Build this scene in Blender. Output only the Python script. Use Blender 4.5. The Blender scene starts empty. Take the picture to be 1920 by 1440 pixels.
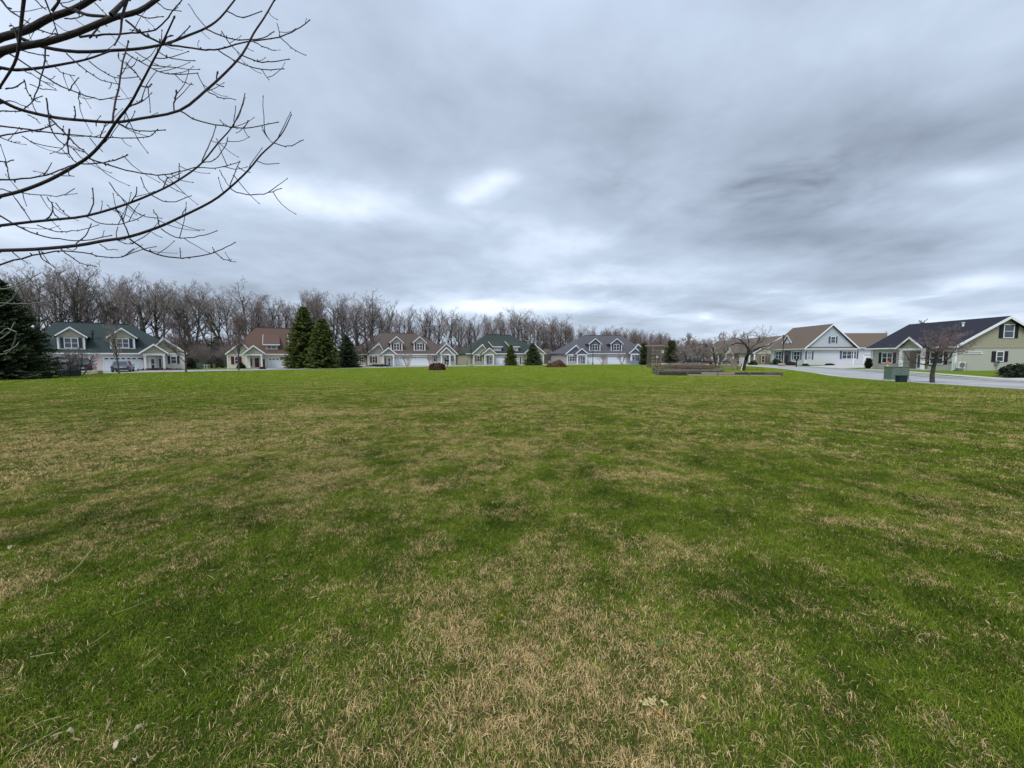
import bpy, bmesh, math, random
import numpy as np
from mathutils import Vector, Matrix
R = math.radians
rng = random.Random(7)
NP = np.random.RandomState(5)
SC = bpy.context.scene
COL = SC.collection
# ------------------------------------------------------------------ camera, sky, sun, exposure
CAM_H, F, PITCH, ROLL = 1.78, 723.0, math.atan(49/723.0), R(0.19)
FW = Vector((0, math.cos(PITCH), -math.sin(PITCH))); UP0 = Vector((0, math.sin(PITCH), math.cos(PITCH))); RT0 = Vector((1, 0, 0))
RT = RT0*math.cos(ROLL) - UP0*math.sin(ROLL); UP = UP0*math.cos(ROLL) + RT0*math.sin(ROLL)
CP = Vector((0, 0, CAM_H))
cd = bpy.data.cameras.new('camera'); cam = bpy.data.objects.new('camera', cd); COL.objects.link(cam)
cd.sensor_width = 36; cd.lens = F/1920*36; cd.clip_start = 0.05; cd.clip_end = 3000
cam.matrix_world = Matrix((( RT.x, UP.x, -FW.x, 0), (RT.y, UP.y, -FW.y, 0), (RT.z, UP.z, -FW.z, CAM_H), (0, 0, 0, 1)))
SC.camera = cam
def ray(u, v): return FW + RT*((u-960)/F) + UP*((720-v)/F)
def G(u, v, z=0.0):
    d = ray(u, v); return CP + d*((z-CAM_H)/d.z)
def at(u, v, Y):
    d = ray(u, v); return CP + d*(Y/d.y)
def proj(p):
    q = Vector(p)-CP; w = q.dot(FW)
    return 960+F*q.dot(RT)/w, 720-F*q.dot(UP)/w

SC.view_settings.view_transform = 'Standard'; SC.view_settings.look = 'None'
SC.view_settings.gamma = 1; SC.view_settings.use_curve_mapping = False
SC.view_settings.exposure = 0.66
W = bpy.data.worlds.new('World'); SC.world = W; W.use_nodes = True
nt = W.node_tree; nt.nodes.clear()
def nd(nt, t, **kw):
    n = nt.nodes.new(t)
    for k, v in kw.items():
        if k == 'inp':
            for a, b in v.items(): n.inputs[a].default_value = b
        else: setattr(n, k, v)
    return n
def mth(nt, op, a, b=None, c=None, clamp=False):
    n = nt.nodes.new('ShaderNodeMath'); n.operation = op; n.use_clamp = clamp
    for i, x in enumerate((a, b, c)):
        if x is None: continue
        if isinstance(x, (int, float)): n.inputs[i].default_value = x
        else: nt.links.new(x, n.inputs[i])
    return n.outputs[0]
def noise(nt, vec, scale, detail=4, rough=0.5, dist=0.0):
    n = nt.nodes.new('ShaderNodeTexNoise'); n.inputs['Scale'].default_value = scale; n.inputs['Detail'].default_value = detail
    n.inputs['Roughness'].default_value = rough; n.inputs['Distortion'].default_value = dist
    if vec is not None: nt.links.new(vec, n.inputs['Vector'])
    return n.outputs['Fac']
def ramp(nt, fac, stops):
    n = nt.nodes.new('ShaderNodeValToRGB'); cr = n.color_ramp
    while len(cr.elements) > 1: cr.elements.remove(cr.elements[-1])
    for i, (p, c) in enumerate(stops):
        e = cr.elements[0] if i == 0 else cr.elements.new(p)
        e.position = p; e.color = (*c, 1)
    nt.links.new(fac, n.inputs[0]); return n.outputs[0]
tc = nd(nt, 'ShaderNodeTexCoord'); sep = nd(nt, 'ShaderNodeSeparateXYZ'); nt.links.new(tc.outputs['Generated'], sep.inputs[0])
zz = mth(nt, 'ADD', mth(nt, 'MAXIMUM', sep.outputs[2], 0.0), 0.14)
px = mth(nt, 'DIVIDE', sep.outputs[0], zz); py = mth(nt, 'DIVIDE', sep.outputs[1], zz)
cmb = nd(nt, 'ShaderNodeCombineXYZ'); nt.links.new(px, cmb.inputs[0]); nt.links.new(py, cmb.inputs[1])
PV = cmb.outputs[0]
def PP(u, v):
    d = ray(u, v).normalized(); z = max(d.z, 0)+0.14; return d.x/z, d.y/z
n1 = noise(nt, PV, 0.5, 4, 0.45, 0.35); n2 = noise(nt, PV, 1.9, 8, 0.56, 0.15)
# a second noise stretched by perspective across the sky gives the long low streaks
b = mth(nt, 'ADD', mth(nt, 'MULTIPLY', mth(nt, 'SUBTRACT', n1, 0.5), 1.15), mth(nt, 'MULTIPLY', mth(nt, 'SUBTRACT', n2, 0.5), 0.62))
b = mth(nt, 'ADD', b, 0.46)
wob = noise(nt, PV, 2.2, 4, 0.6, 0.4); wob2 = noise(nt, PV, 1.3, 4, 0.6, 0.7)
def blob(u, v, du, dv, amp):
    global b
    x0, y0 = PP(u, v); sx = abs(PP(u+du, v)[0]-x0); sy = (abs(PP(u, v+dv)[1]-y0)+abs(PP(u, v-dv)[1]-y0))/2
    dx = mth(nt, 'DIVIDE', mth(nt, 'SUBTRACT', px, x0), sx); dy = mth(nt, 'DIVIDE', mth(nt, 'SUBTRACT', py, y0), sy)
    r2 = mth(nt, 'ADD', mth(nt, 'MULTIPLY', dx, dx), mth(nt, 'MULTIPLY', dy, dy))
    r2 = mth(nt, 'MULTIPLY', r2, mth(nt, 'MAXIMUM', mth(nt, 'ADD', mth(nt, 'MULTIPLY', wob, 3.0), -.5), .3))
    g = mth(nt, 'EXPONENT', mth(nt, 'MULTIPLY', r2, -1.0))
    b = mth(nt, 'ADD', b, mth(nt, 'MULTIPLY', g, amp))
BLOBS = [(150, 150, 420, 260, .10), (1150, 60, 400, 120, .04), (1650, 60, 260, 110, .10), (1050, 230, 300, 90, -.16),
         (1560, 290, 420, 110, -.22), (1860, 260, 160, 110, -.18), (1450, 440, 420, 45, -.28), (1250, 370, 180, 60, -.12),
         (868, 372, 38, 16, .26), (905, 352, 44, 20, .32), (942, 332, 36, 16, .22), (600, 372, 140, 45, .30), (650, 400, 60, 30, .08), (470, 340, 120, 60, .10), (790, 400, 120, 30, .16), (1060, 440, 130, 35, .24),
         (760, 300, 90, 40, -.12), (560, 470, 170, 35, -.08), (1000, 575, 300, 16, .36), (1300, 530, 300, 16, .20), (1850, 525, 130, 24, .34),
         (1560, 575, 300, 18, .30), (1800, 330, 90, 26, .26), (700, 520, 250, 25, -.06), (1250, 505, 160, 16, .12), (1500, 610, 500, 8, .12)]
for q in BLOBS: blob(*q)
colr = ramp(nt, b, [(0.0, (.150, .180, .235)), (0.22, (.255, .300, .375)), (0.5, (.365, .430, .530)), (0.75, (.53, .60, .71)), (1.0, (.80, .84, .91))])
sky = nd(nt, 'ShaderNodeTexSky', sky_type='NISHITA', sun_disc=False, sun_elevation=R(52), sun_rotation=R(-150))
bg1 = nd(nt, 'ShaderNodeBackground'); bg1.inputs[1].default_value = 0.1; nt.links.new(sky.outputs[0], bg1.inputs[0])
bg2 = nd(nt, 'ShaderNodeBackground'); nt.links.new(colr, bg2.inputs[0])
# an overcast sky is brighter towards the zenith, everywhere round
el = nd(nt, 'ShaderNodeMapRange', interpolation_type='SMOOTHSTEP', inp={1: 0.45, 2: 1.0, 3: 1.0, 4: 1.55}); nt.links.new(sep.outputs[2], el.inputs[0]); nt.links.new(el.outputs[0], bg2.inputs[1])
mx = nd(nt, 'ShaderNodeMixShader'); mx.inputs[0].default_value = 0.95
nt.links.new(bg1.outputs[0], mx.inputs[1]); nt.links.new(bg2.outputs[0], mx.inputs[2])
wo = nd(nt, 'ShaderNodeOutputWorld'); nt.links.new(mx.outputs[0], wo.inputs[0])
sl = bpy.data.lights.new('sun', 'SUN'); sl.energy = 1.5; sl.angle = R(25); sl.color = (1, .97, .92)
so = bpy.data.objects.new('sun', sl); COL.objects.link(so)
sd = Vector((-math.sin(R(30))*math.cos(R(52)), -math.cos(R(30))*math.cos(R(52)), math.sin(R(52))))   # towards the sun: behind the camera, left
so.rotation_euler = sd.to_track_quat('Z', 'Y').to_euler(); so.location = (0, 0, 60)

# ------------------------------------------------------------------ materials
def srgb(r, g, bl):
    f = lambda c: (c/255/12.92) if c/255 <= .04045 else ((c/255+.055)/1.055)**2.4
    return (f(r), f(g), f(bl))
MATS = {}
def mat(name, col, rough=.7, var=.12, scale=3.0, bump=0.0, bscale=40, spec=.3, metal=0, lines=None, col2=None, c2scale=1.0, stretch=None, objrand=0.0):
    if name in MATS: return MATS[name]
    m = bpy.data.materials.new(name); m.use_nodes = True; t = m.node_tree; t.nodes.clear()
    o = nd(t, 'ShaderNodeOutputMaterial'); p = nd(t, 'ShaderNodeBsdfPrincipled'); t.links.new(p.outputs[0], o.inputs[0])
    p.inputs['Roughness'].default_value = rough; p.inputs['Metallic'].default_value = metal
    p.inputs['Specular IOR Level'].default_value = spec
    c = nd(t, 'ShaderNodeTexCoord'); vec = c.outputs['Object']
    if stretch:
        mp = nd(t, 'ShaderNodeMapping'); mp.inputs['Scale'].default_value = stretch; t.links.new(vec, mp.inputs[0]); vec = mp.outputs[0]
    n = noise(t, vec, scale, 6, .65)
    c2 = col2 if col2 else tuple(x*(1-var) for x in col); c1 = col if col2 else tuple(min(1, x*(1+var)) for x in col)
    cc = ramp(t, n, [(.3, c2), (.7, c1)])
    if objrand:
        oi = nd(t, 'ShaderNodeObjectInfo'); hs = nd(t, 'ShaderNodeHueSaturation'); t.links.new(cc, hs.inputs['Color'])
        t.links.new(mth(t, 'ADD', mth(t, 'MULTIPLY', oi.outputs['Random'], objrand*2), 1-objrand), hs.inputs['Value']); cc = hs.outputs[0]
    h = None
    if lines:      # lap siding, shingle courses: relief on z (or the given axis)
        s = nd(t, 'ShaderNodeSeparateXYZ'); t.links.new(c.outputs['Object'], s.inputs[0])
        fr = mth(t, 'FRACT', mth(t, 'MULTIPLY', s.outputs[2], 1/lines)); h = mth(t, 'MULTIPLY', fr, -1.0)
        g = mth(t, 'LESS_THAN', fr, .12)
        mm = nd(t, 'ShaderNodeMix', data_type='RGBA'); t.links.new(mth(t, 'MULTIPLY', g, .28), mm.inputs['Factor']); t.links.new(cc, mm.inputs['A'])
        mm.inputs['B'].default_value = (*[x*.45 for x in col], 1); cc = mm.outputs['Result']
    if bump or h is not None:
        bp = nd(t, 'ShaderNodeBump'); bp.inputs['Distance'].default_value = .02; bp.inputs['Strength'].default_value = max(bump, .5)
        hn = noise(t, vec, bscale, 4, .6)
        t.links.new(hn if h is None else mth(t, 'ADD', h, mth(t, 'MULTIPLY', hn, .3)), bp.inputs['Height']); t.links.new(bp.outputs[0], p.inputs['Normal'])
    t.links.new(cc, p.inputs['Base Color']); MATS[name] = m; return m
WHITE = mat('white_trim', (.78, .79, .80), .5, .05)
GDOOR = mat('garage_white', (.70, .74, .78), .45, .04)
GLASS = mat('window_glass', (.035, .045, .055), .08, .3, 1.2, spec=.8)
BLIND = mat('pale_blind', (.34, .37, .38), .2, .15, spec=.6)
CREAM = mat('siding_cream', srgb(222, 214, 192), .7, .05, lines=.15)
PINKISH = mat('siding_blush', srgb(214, 200, 192), .7, .05, lines=.15)
BEIGE = mat('siding_beige', srgb(170, 164, 146), .7, .06, lines=.15)
TAUPE = mat('siding_shingle', srgb(172, 168, 148), .8, .10, 8, lines=.2)
TAUPE2 = mat('siding_shingle_grey', srgb(162, 160, 152), .8, .10, 8, lines=.2)
BLUEG = mat('siding_slate', srgb(104, 110, 124), .7, .07, lines=.18)
LILAC = mat('siding_lilac', srgb(172, 166, 174), .7, .05, lines=.15)
PALEB = mat('siding_pale_blue', srgb(196, 200, 206), .7, .04, lines=.15)
PALEB2 = mat('siding_pale_blue_gable', srgb(176, 184, 190), .7, .05, lines=.15)
SAGE = mat('siding_sage', srgb(172, 172, 162), .75, .05, lines=.2)
SAGE2 = mat('siding_sage_gable', srgb(156, 153, 132), .75, .06, lines=.2)
TAN = mat('siding_tan', srgb(150, 136, 118), .75, .06, lines=.15)
RGREEN = mat('shingle_green', srgb(46, 58, 58), .85, .18, 9, .6, 60, lines=.14)
RGREEN2 = mat('shingle_green_grey', srgb(54, 62, 58), .85, .18, 9, .6, 60, lines=.14)
RRED = mat('shingle_red_brown', srgb(90, 70, 60), .85, .15, 9, .6, 60, lines=.14)
RBROWN = mat('shingle_brown', srgb(86, 77, 71), .85, .15, 9, .6, 60, lines=.14)
RGREY = mat('shingle_grey', srgb(84, 84, 89), .85, .15, 9, .6, 60, lines=.14)
RTAN = mat('shingle_tan_brown', srgb(102, 89, 78), .85, .24, 9, .6, 60, lines=.14)
RBLACK = mat('shingle_charcoal', srgb(36, 38, 48), .85, .16, 9, .6, 60, lines=.14)
SH_NAVY = mat('shutter_navy', srgb(44, 58, 78), .6); SH_RED = mat('shutter_burgundy', srgb(88, 34, 40), .6)
SH_BLACK = mat('shutter_black', srgb(30, 32, 38), .6); SH_BLUE = mat('shutter_blue', srgb(74, 84, 112), .6); SH_TAN = mat('shutter_tan', srgb(120, 112, 88), .6)
DRED = mat('door_red', srgb(104, 32, 34), .5); DDARK = mat('door_dark', srgb(48, 46, 56), .5); STONE = mat('stone_tan', srgb(150, 142, 120), .9, .25, 5, .8, 20)
CONC = mat('concrete', srgb(178, 176, 172), .9, .07, .6, .3, 60); ROADM = mat('road_concrete', srgb(158, 158, 158), .9, .22, .3, .3, 60, stretch=(1, 1, 1))
KERB = mat('kerb_concrete', srgb(186, 184, 178), .9, .1, 2)
BARK = mat('bark_grey', (.085, .075, .07), .9, .3, 3, .8, 30, objrand=.3); TWIG = mat('twig_grey', (.26, .225, .205), .9, .3, .8, objrand=.3)
TWIGR = mat('twig_red', (.235, .175, .165), .9, .3, .8, objrand=.3); TWIGP = mat('twig_pale', (.32, .28, .26), .9, .3, .8, objrand=.2)
BRANCH = mat('branch_dark', (.040, .030, .030), .75, .4, 14, .6, 90, col2=(.024, .016, .018)); LICHEN = mat('branch_lichen', (.20, .22, .17), .9, .3, 30)
SPRUCE = mat('needles_spruce', (.085, .12, .04), .8, .4, 1.4, col2=(.022, .042, .02), objrand=.2)
CEDAR = mat('needles_cedar', (.15, .185, .036), .8, .4, 1.6, col2=(.05, .072, .018), objrand=.2)
ARBOR = mat('foliage_arborvitae', (.085, .10, .026), .8, .4, 2.0, col2=(.04, .055, .016))
WOODG = mat('weathered_timber', srgb(134, 128, 114), .95, .3, 3, .7, 40, col2=srgb(48, 47, 42), stretch=(1, 3, 6), objrand=.35)
WOODD = mat('weathered_timber_dark', srgb(78, 76, 68), .95, .4, 4, .7, 40, col2=srgb(34, 34, 30), stretch=(1, 3, 6)); WOODP = mat('weathered_rail', srgb(150, 138, 124), .95, .2, 6, .6, 40, stretch=(1, 6, 6))
SOIL = mat('soil', srgb(84, 66, 54), 1, .35, 5, 1, 20, col2=srgb(50, 44, 36)); MULCH = mat('mulch', srgb(64, 48, 40), 1, .3, 8, 1, 30)
UTIL = mat('utility_green', srgb(98, 116, 102), .55, .08, 2); UTIL2 = mat('utility_dark_green', srgb(26, 46, 44), .5, .1)
ORANGE = mat('marker_orange', srgb(214, 84, 30), .5, .05); BLACKM = mat('black_metal', (.015, .015, .017), .45, .1); METAL = mat('grey_metal', (.35, .36, .37), .4, .1, metal=.6)
BLUEF = mat('blue_panel', srgb(138, 158, 198), .6, .06); LEAFB = mat('dead_leaf', srgb(118, 80, 58), .8, .3, 8)

# ------------------------------------------------------------------ mesh helpers
class MB:
    def __init__(s): s.v = []; s.f = []; s.mi = None
    def prism(s, pts, vec):
        n = len(pts); i = len(s.v); vec = Vector(vec)
        s.v += [Vector(p) for p in pts] + [Vector(p)+vec for p in pts]
        s.f += [tuple(range(i, i+n)), tuple(range(i+2*n-1, i+n-1, -1))] + [(i+k, i+n+k, i+n+(k+1) % n, i+(k+1) % n) for k in range(n)]
        return s
    def box(s, x0, x1, y0, y1, z0, z1): return s.prism([(x0, y0, z0), (x1, y0, z0), (x1, y1, z0), (x0, y1, z0)], (0, 0, z1-z0))
    def fbox(s, Fc, a0, a1, b0, b1, c0, c1): return s.prism([Fc(a0, b0, c0), Fc(a1, b0, c0), Fc(a1, b1, c0), Fc(a0, b1, c0)], Fc(0, 0, c1)-Fc(0, 0, c0))
    def frus(s, b0, b1):    # two 4-point loops
        i = len(s.v); s.v += [Vector(p) for p in b0]+[Vector(p) for p in b1]
        s.f += [(i, i+1, i+2, i+3), (i+7, i+6, i+5, i+4)]+[(i+k, i+4+k, i+4+(k+1) % 4, i+(k+1) % 4) for k in range(4)]; return s
    def cyl(s, p0, p1, r0, r1, n=10):
        p0 = Vector(p0); p1 = Vector(p1); d = (p1-p0).normalized(); a = d.orthogonal().normalized(); c = d.cross(a); i = len(s.v)
        for p, r in ((p0, r0), (p1, r1)):
            s.v += [p+(a*math.cos(2*math.pi*k/n)+c*math.sin(2*math.pi*k/n))*r for k in range(n)]
        s.f += [tuple(range(i, i+n)), tuple(range(i+2*n-1, i+n-1, -1))]+[(i+k, i+n+k, i+n+(k+1) % n, i+(k+1) % n) for k in range(n)]; return s
    def build(s, name, m, parent=None, bevel=0, smooth=False):
        me = bpy.data.meshes.new(name); me.from_pydata([tuple(v) for v in s.v], [], s.f)
        bm = bmesh.new(); bm.from_mesh(me); bmesh.ops.recalc_face_normals(bm, faces=bm.faces)
        if bevel: bmesh.ops.bevel(bm, geom=list(bm.edges), offset=bevel, segments=2, affect='EDGES', clamp_overlap=True)
        bm.to_mesh(me); bm.free(); me.materials.append(m)
        if smooth: me.shade_smooth()
        o = bpy.data.objects.new(name, me); COL.objects.link(o); o.parent = parent; return o
def rawmesh(name, verts, faces, m, parent=None):
    me = bpy.data.meshes.new(name); verts = np.asarray(verts, dtype=np.float32); faces = np.asarray(faces, dtype=np.int32); k = faces.shape[1]
    me.vertices.add(len(verts)); me.vertices.foreach_set('co', verts.ravel()); me.loops.add(faces.size); me.loops.foreach_set('vertex_index', faces.ravel())
    me.polygons.add(len(faces)); me.polygons.foreach_set('loop_start', np.arange(0, faces.size, k, dtype=np.int32)); me.update(); me.validate(); me.materials.append(m)
    if name is None: return me
    o = bpy.data.objects.new(name, me); COL.objects.link(o); o.parent = parent; return o
def tag(o, label, cat, group=None, kind=None):
    if label: o['label'] = label
    if cat: o['category'] = cat
    if group: o['group'] = group
    if kind: o['kind'] = kind
    return o
def thing(name, label, cat, loc=(0, 0, 0), rz=0, group=None):
    o = bpy.data.objects.new(name, None); COL.objects.link(o); o.location = loc; o.rotation_euler = (0, 0, rz); o.empty_display_size = .3
    return tag(o, label, cat, group)
def dup(root, label, loc, rz=0, sc=1, group=None):
    r = root.copy(); COL.objects.link(r); r.location = loc; r.rotation_euler = (0, 0, rz); r.scale = (sc,)*3 if isinstance(sc, (int, float)) else sc
    r['label'] = label
    if group: r['group'] = group
    for ch in root.children:
        c = ch.copy(); COL.objects.link(c); c.parent = r
        for g in ch.children:
            d = g.copy(); COL.objects.link(d); d.parent = c
    return r
def tubes(segs, sides):
    """segs: array (n,8) p0 p1 r0 r1 -> verts, quad faces"""
    s = np.asarray(segs, dtype=np.float64); p0, p1, r0, r1 = s[:, :3], s[:, 3:6], s[:, 6:7], s[:, 7:8]
    d = p1-p0; L = np.linalg.norm(d, axis=1, keepdims=True); d = d/np.maximum(L, 1e-6)
    ref = np.where(np.abs(d[:, 2:3]) < .9, np.array([[0, 0, 1.]]), np.array([[1., 0, 0]])); a = np.cross(d, ref); a /= np.linalg.norm(a, axis=1, keepdims=True); c = np.cross(d, a)
    V = []
    for p, r in ((p0, r0), (p1+d*r1*.3, r1)):
        for k in range(sides):
            t = 2*math.pi*k/sides; V.append(p+(a*math.cos(t)+c*math.sin(t))*r)
    V = np.stack(V, 1); n = len(s); base = (np.arange(n)*2*sides)[:, None]
    FS = [base+np.array([[k, (k+1) % sides, sides+(k+1) % sides, sides+k]]) for k in range(sides)]
    return V.reshape(-1, 3), np.concatenate(FS, 0)

# ------------------------------------------------------------------ ground, roads
def patch_group():
    """world position -> dead-grass fraction and broad tone; shared by soil sheet and blades so they agree"""
    g = bpy.data.node_groups.new('lawn_patch', 'ShaderNodeTree')
    g.interface.new_socket('Dry', in_out='OUTPUT', socket_type='NodeSocketFloat'); g.interface.new_socket('Tone', in_out='OUTPUT', socket_type='NodeSocketFloat'); g.interface.new_socket('Far', in_out='OUTPUT', socket_type='NodeSocketFloat')
    go = g.nodes.new('NodeGroupOutput'); ge = g.nodes.new('ShaderNodeNewGeometry'); P = ge.outputs['Position']
    s = g.nodes.new('ShaderNodeSeparateXYZ'); g.links.new(P, s.inputs[0])
    cb = g.nodes.new('ShaderNodeCombineXYZ'); g.links.new(s.outputs[0], cb.inputs[0]); g.links.new(s.outputs[1], cb.inputs[1]); P = cb.outputs[0]
    a = noise(g, P, .6, 5, .6, .6); c = noise(g, P, 2.2, 5, .65, .5); e = noise(g, P, .09, 3, .5); f2 = noise(g, P, 7, 3, .6, .3)
    d = mth(g, 'ADD', mth(g, 'MULTIPLY', a, 1.1), mth(g, 'MULTIPLY', c, 1.5)); d = mth(g, 'ADD', d, mth(g, 'MULTIPLY', f2, .7)); d = mth(g, 'ADD', d, mth(g, 'MULTIPLY', e, .5))
    def lobe(x, y, sx, sy, amp):
        nonlocal d
        dx = mth(g, 'DIVIDE', mth(g, 'SUBTRACT', s.outputs[0], x), sx); dy = mth(g, 'DIVIDE', mth(g, 'SUBTRACT', s.outputs[1], y), sy)
        q = mth(g, 'EXPONENT', mth(g, 'MULTIPLY', mth(g, 'ADD', mth(g, 'MULTIPLY', dx, dx), mth(g, 'MULTIPLY', dy, dy)), -1))
        d = mth(g, 'ADD', d, mth(g, 'MULTIPLY', q, amp))
    for q in ((0.15, 1.9, 1.3, 1.1, .42), (-.5, 7.6, 1.6, 1.2, .16), (-7.5, 8.5, 4.5, 2.6, .30), (-2.8, 5.2, 1.8, 1.0, .12), (2.6, 4.4, 1.5, 1.5, -.20), (-2.6, 2.2, 1.1, .9, -.22), (3.5, 2.6, 1.2, 1, -.12), (-.2, 3.7, .4, .4, -.25),
              (5, 3.7, 2, 1.2, .02), (8, 8, 4, 2.0, -.05), (0, 18, 16, 4, .10), (1.9, 5.8, .7, .5, .2), (3.6, 4.0, .5, .18, .5), (1.1, 3.4, .9, .35, .25), (-6.5, 12.5, 2.5, .8, .35), (-2, 13, 2.5, .7, .15), (9, 16, 4, 1.2, .12)): lobe(*q)
    yr = g.nodes.new('ShaderNodeMapRange'); yr.inputs[1].default_value = 5; yr.inputs[2].default_value = 42; g.links.new(s.outputs[1], yr.inputs[0]); yr.interpolation_type = 'SMOOTHSTEP'
    xr = g.nodes.new('ShaderNodeMapRange'); xr.inputs[1].default_value = 0; xr.inputs[2].default_value = 30; g.links.new(mth(g, 'ABSOLUTE', s.outputs[0]), xr.inputs[0])
    d = mth(g, 'ADD', d, mth(g, 'MULTIPLY', yr.outputs[0], -.12))
    mr = g.nodes.new('ShaderNodeMapRange'); mr.inputs[1].default_value = 1.72; mr.inputs[2].default_value = 2.48; g.links.new(d, mr.inputs[0])
    g.links.new(mr.outputs[0], go.inputs[0])
    tn = noise(g, P, 1.3, 6, .68, .5); tr = g.nodes.new('ShaderNodeMapRange'); tr.inputs[1].default_value = .32; tr.inputs[2].default_value = .68; g.links.new(tn, tr.inputs[0]); g.links.new(tr.outputs[0], go.inputs[1]); g.links.new(yr.outputs[0], go.inputs[2])
    return g
PG = patch_group()
def mixc(t, f, a, c):
    m = nd(t, 'ShaderNodeMix', data_type='RGBA')
    for sock, x in (('Factor', f), ('A', a), ('B', c)):
        if isinstance(x, tuple): m.inputs[sock].default_value = (*x, 1)
        elif isinstance(x, (int, float)): m.inputs[sock].default_value = x
        else: t.links.new(x, m.inputs[sock])
    return m.outputs['Result']
G_DEEP, G_LUSH, G_FAR, STRAW, STRAW2 = (.046, .078, .009), (.095, .150, .013), (.120, .200, .010), (.30, .24, .12), (.28, .19, .09)
def lawn_mat():
    m = bpy.data.materials.new('lawn_ground'); m.use_nodes = True; t = m.node_tree; p = t.nodes['Principled BSDF']; p.inputs['Roughness'].default_value = 1; p.inputs['Specular IOR Level'].default_value = .05
    g = nd(t, 'ShaderNodeGroup', node_tree=PG); ge = nd(t, 'ShaderNodeNewGeometry')
    fine = noise(t, ge.outputs['Position'], 9, 6, .75); mid = noise(t, ge.outputs['Position'], 1.1, 5, .7)
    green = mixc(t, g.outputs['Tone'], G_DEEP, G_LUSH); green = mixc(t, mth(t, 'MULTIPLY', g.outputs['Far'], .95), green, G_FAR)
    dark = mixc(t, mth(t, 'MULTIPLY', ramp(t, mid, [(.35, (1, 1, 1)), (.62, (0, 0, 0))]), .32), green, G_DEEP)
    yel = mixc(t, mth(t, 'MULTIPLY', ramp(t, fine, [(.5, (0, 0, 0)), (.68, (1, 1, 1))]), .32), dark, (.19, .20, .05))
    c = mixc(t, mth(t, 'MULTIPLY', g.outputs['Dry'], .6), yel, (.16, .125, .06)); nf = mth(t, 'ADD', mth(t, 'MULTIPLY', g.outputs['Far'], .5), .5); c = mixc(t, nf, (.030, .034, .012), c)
    t.links.new(c, p.inputs['Base Color']); bp = nd(t, 'ShaderNodeBump'); bp.inputs['Distance'].default_value = .05; bp.inputs['Strength'].default_value = .8
    t.links.new(fine, bp.inputs['Height']); t.links.new(bp.outputs[0], p.inputs['Normal']); return m
def blade_mat():
    m = bpy.data.materials.new('grass_blade'); m.use_nodes = True; t = m.node_tree; p = t.nodes['Principled BSDF']; p.inputs['Roughness'].default_value = .9; p.inputs['Specular IOR Level'].default_value = .04
    g = nd(t, 'ShaderNodeGroup', node_tree=PG); at_ = nd(t, 'ShaderNodeAttribute', attribute_name='rnd'); ar = nd(t, 'ShaderNodeAttribute', attribute_name='rnb')
    green = mixc(t, mth(t, 'ADD', mth(t, 'MULTIPLY', g.outputs['Tone'], 1.0), mth(t, 'MULTIPLY', mth(t, 'SUBTRACT', ar.outputs['Fac'], .5), .8), clamp=True), (.034, .068, .006), (.180, .250, .022))
    green = mixc(t, mth(t, 'MULTIPLY', g.outputs['Far'], .8), green, (.200, .315, .017))
    straw = mixc(t, ar.outputs['Fac'], (.34, .20, .09), (.84, .66, .32))
    dr = mth(t, 'ADD', mth(t, 'MULTIPLY', g.outputs['Dry'], .76), .14)
    f = mth(t, 'MULTIPLY', mth(t, 'SUBTRACT', dr, at_.outputs['Fac']), 8, clamp=True)
    t.links.new(mixc(t, f, green, straw), p.inputs['Base Color']); return m
LAWN = lawn_mat(); BLADE = blade_mat()
def sheet(name, pts, z, m, kind='structure'):
    me = bpy.data.meshes.new(name); me.from_pydata([(p[0], p[1], z) for p in pts], [], [tuple(range(len(pts)))])
    bm = bmesh.new(); bm.from_mesh(me); bmesh.ops.triangulate(bm, faces=bm.faces); bmesh.ops.recalc_face_normals(bm, faces=bm.faces)
    for f in bm.faces:
        if f.normal.z < 0: f.normal_flip()
    bm.to_mesh(me); bm.free(); me.materials.append(m); o = bpy.data.objects.new(name, me); COL.objects.link(o); o['kind'] = kind; return o
NR = 48
sheet('ground', [(1500*math.cos(2*math.pi*k/NR), 1500*math.sin(2*math.pi*k/NR)) for k in range(NR)], 0, LAWN)
def smooth(pts, n=8):
    out = []; P = [Vector((*p, 0)) for p in pts]; P = [P[0]*2-P[1]]+P+[P[-1]*2-P[-2]]
    for i in range(1, len(P)-2):
        for k in range(n):
            t = k/n; a, b2, c, d = P[i-1:i+3]
            out.append(.5*((2*b2)+(c-a)*t+(2*a-5*b2+4*c-d)*t*t+(-a+3*b2-3*c+d)*t**3))
    out.append(P[-2]); return out
EDGE = smooth([(-95, 36), (-72, 42), (-57, 47.6), (-45, 54), (-33, 65.5), (-20, 78), (-7, 86), (12, 95), (30, 99), (42, 96), (48, 88), (47, 77), (41.5, 60), (34.3, 44), (29.6, 35), (27.9, 28), (27.6, 18), (27.6, 8), (27.6, -6)])
def offset(pl, w):
    out = []
    for i, p in enumerate(pl):
        a = pl[max(0, i-1)]; c = pl[min(len(pl)-1, i+1)]; d = (c-a).normalized(); out.append(p+Vector((-d.y, d.x, 0))*w)
    return out
ROADW = 7.5
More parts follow.
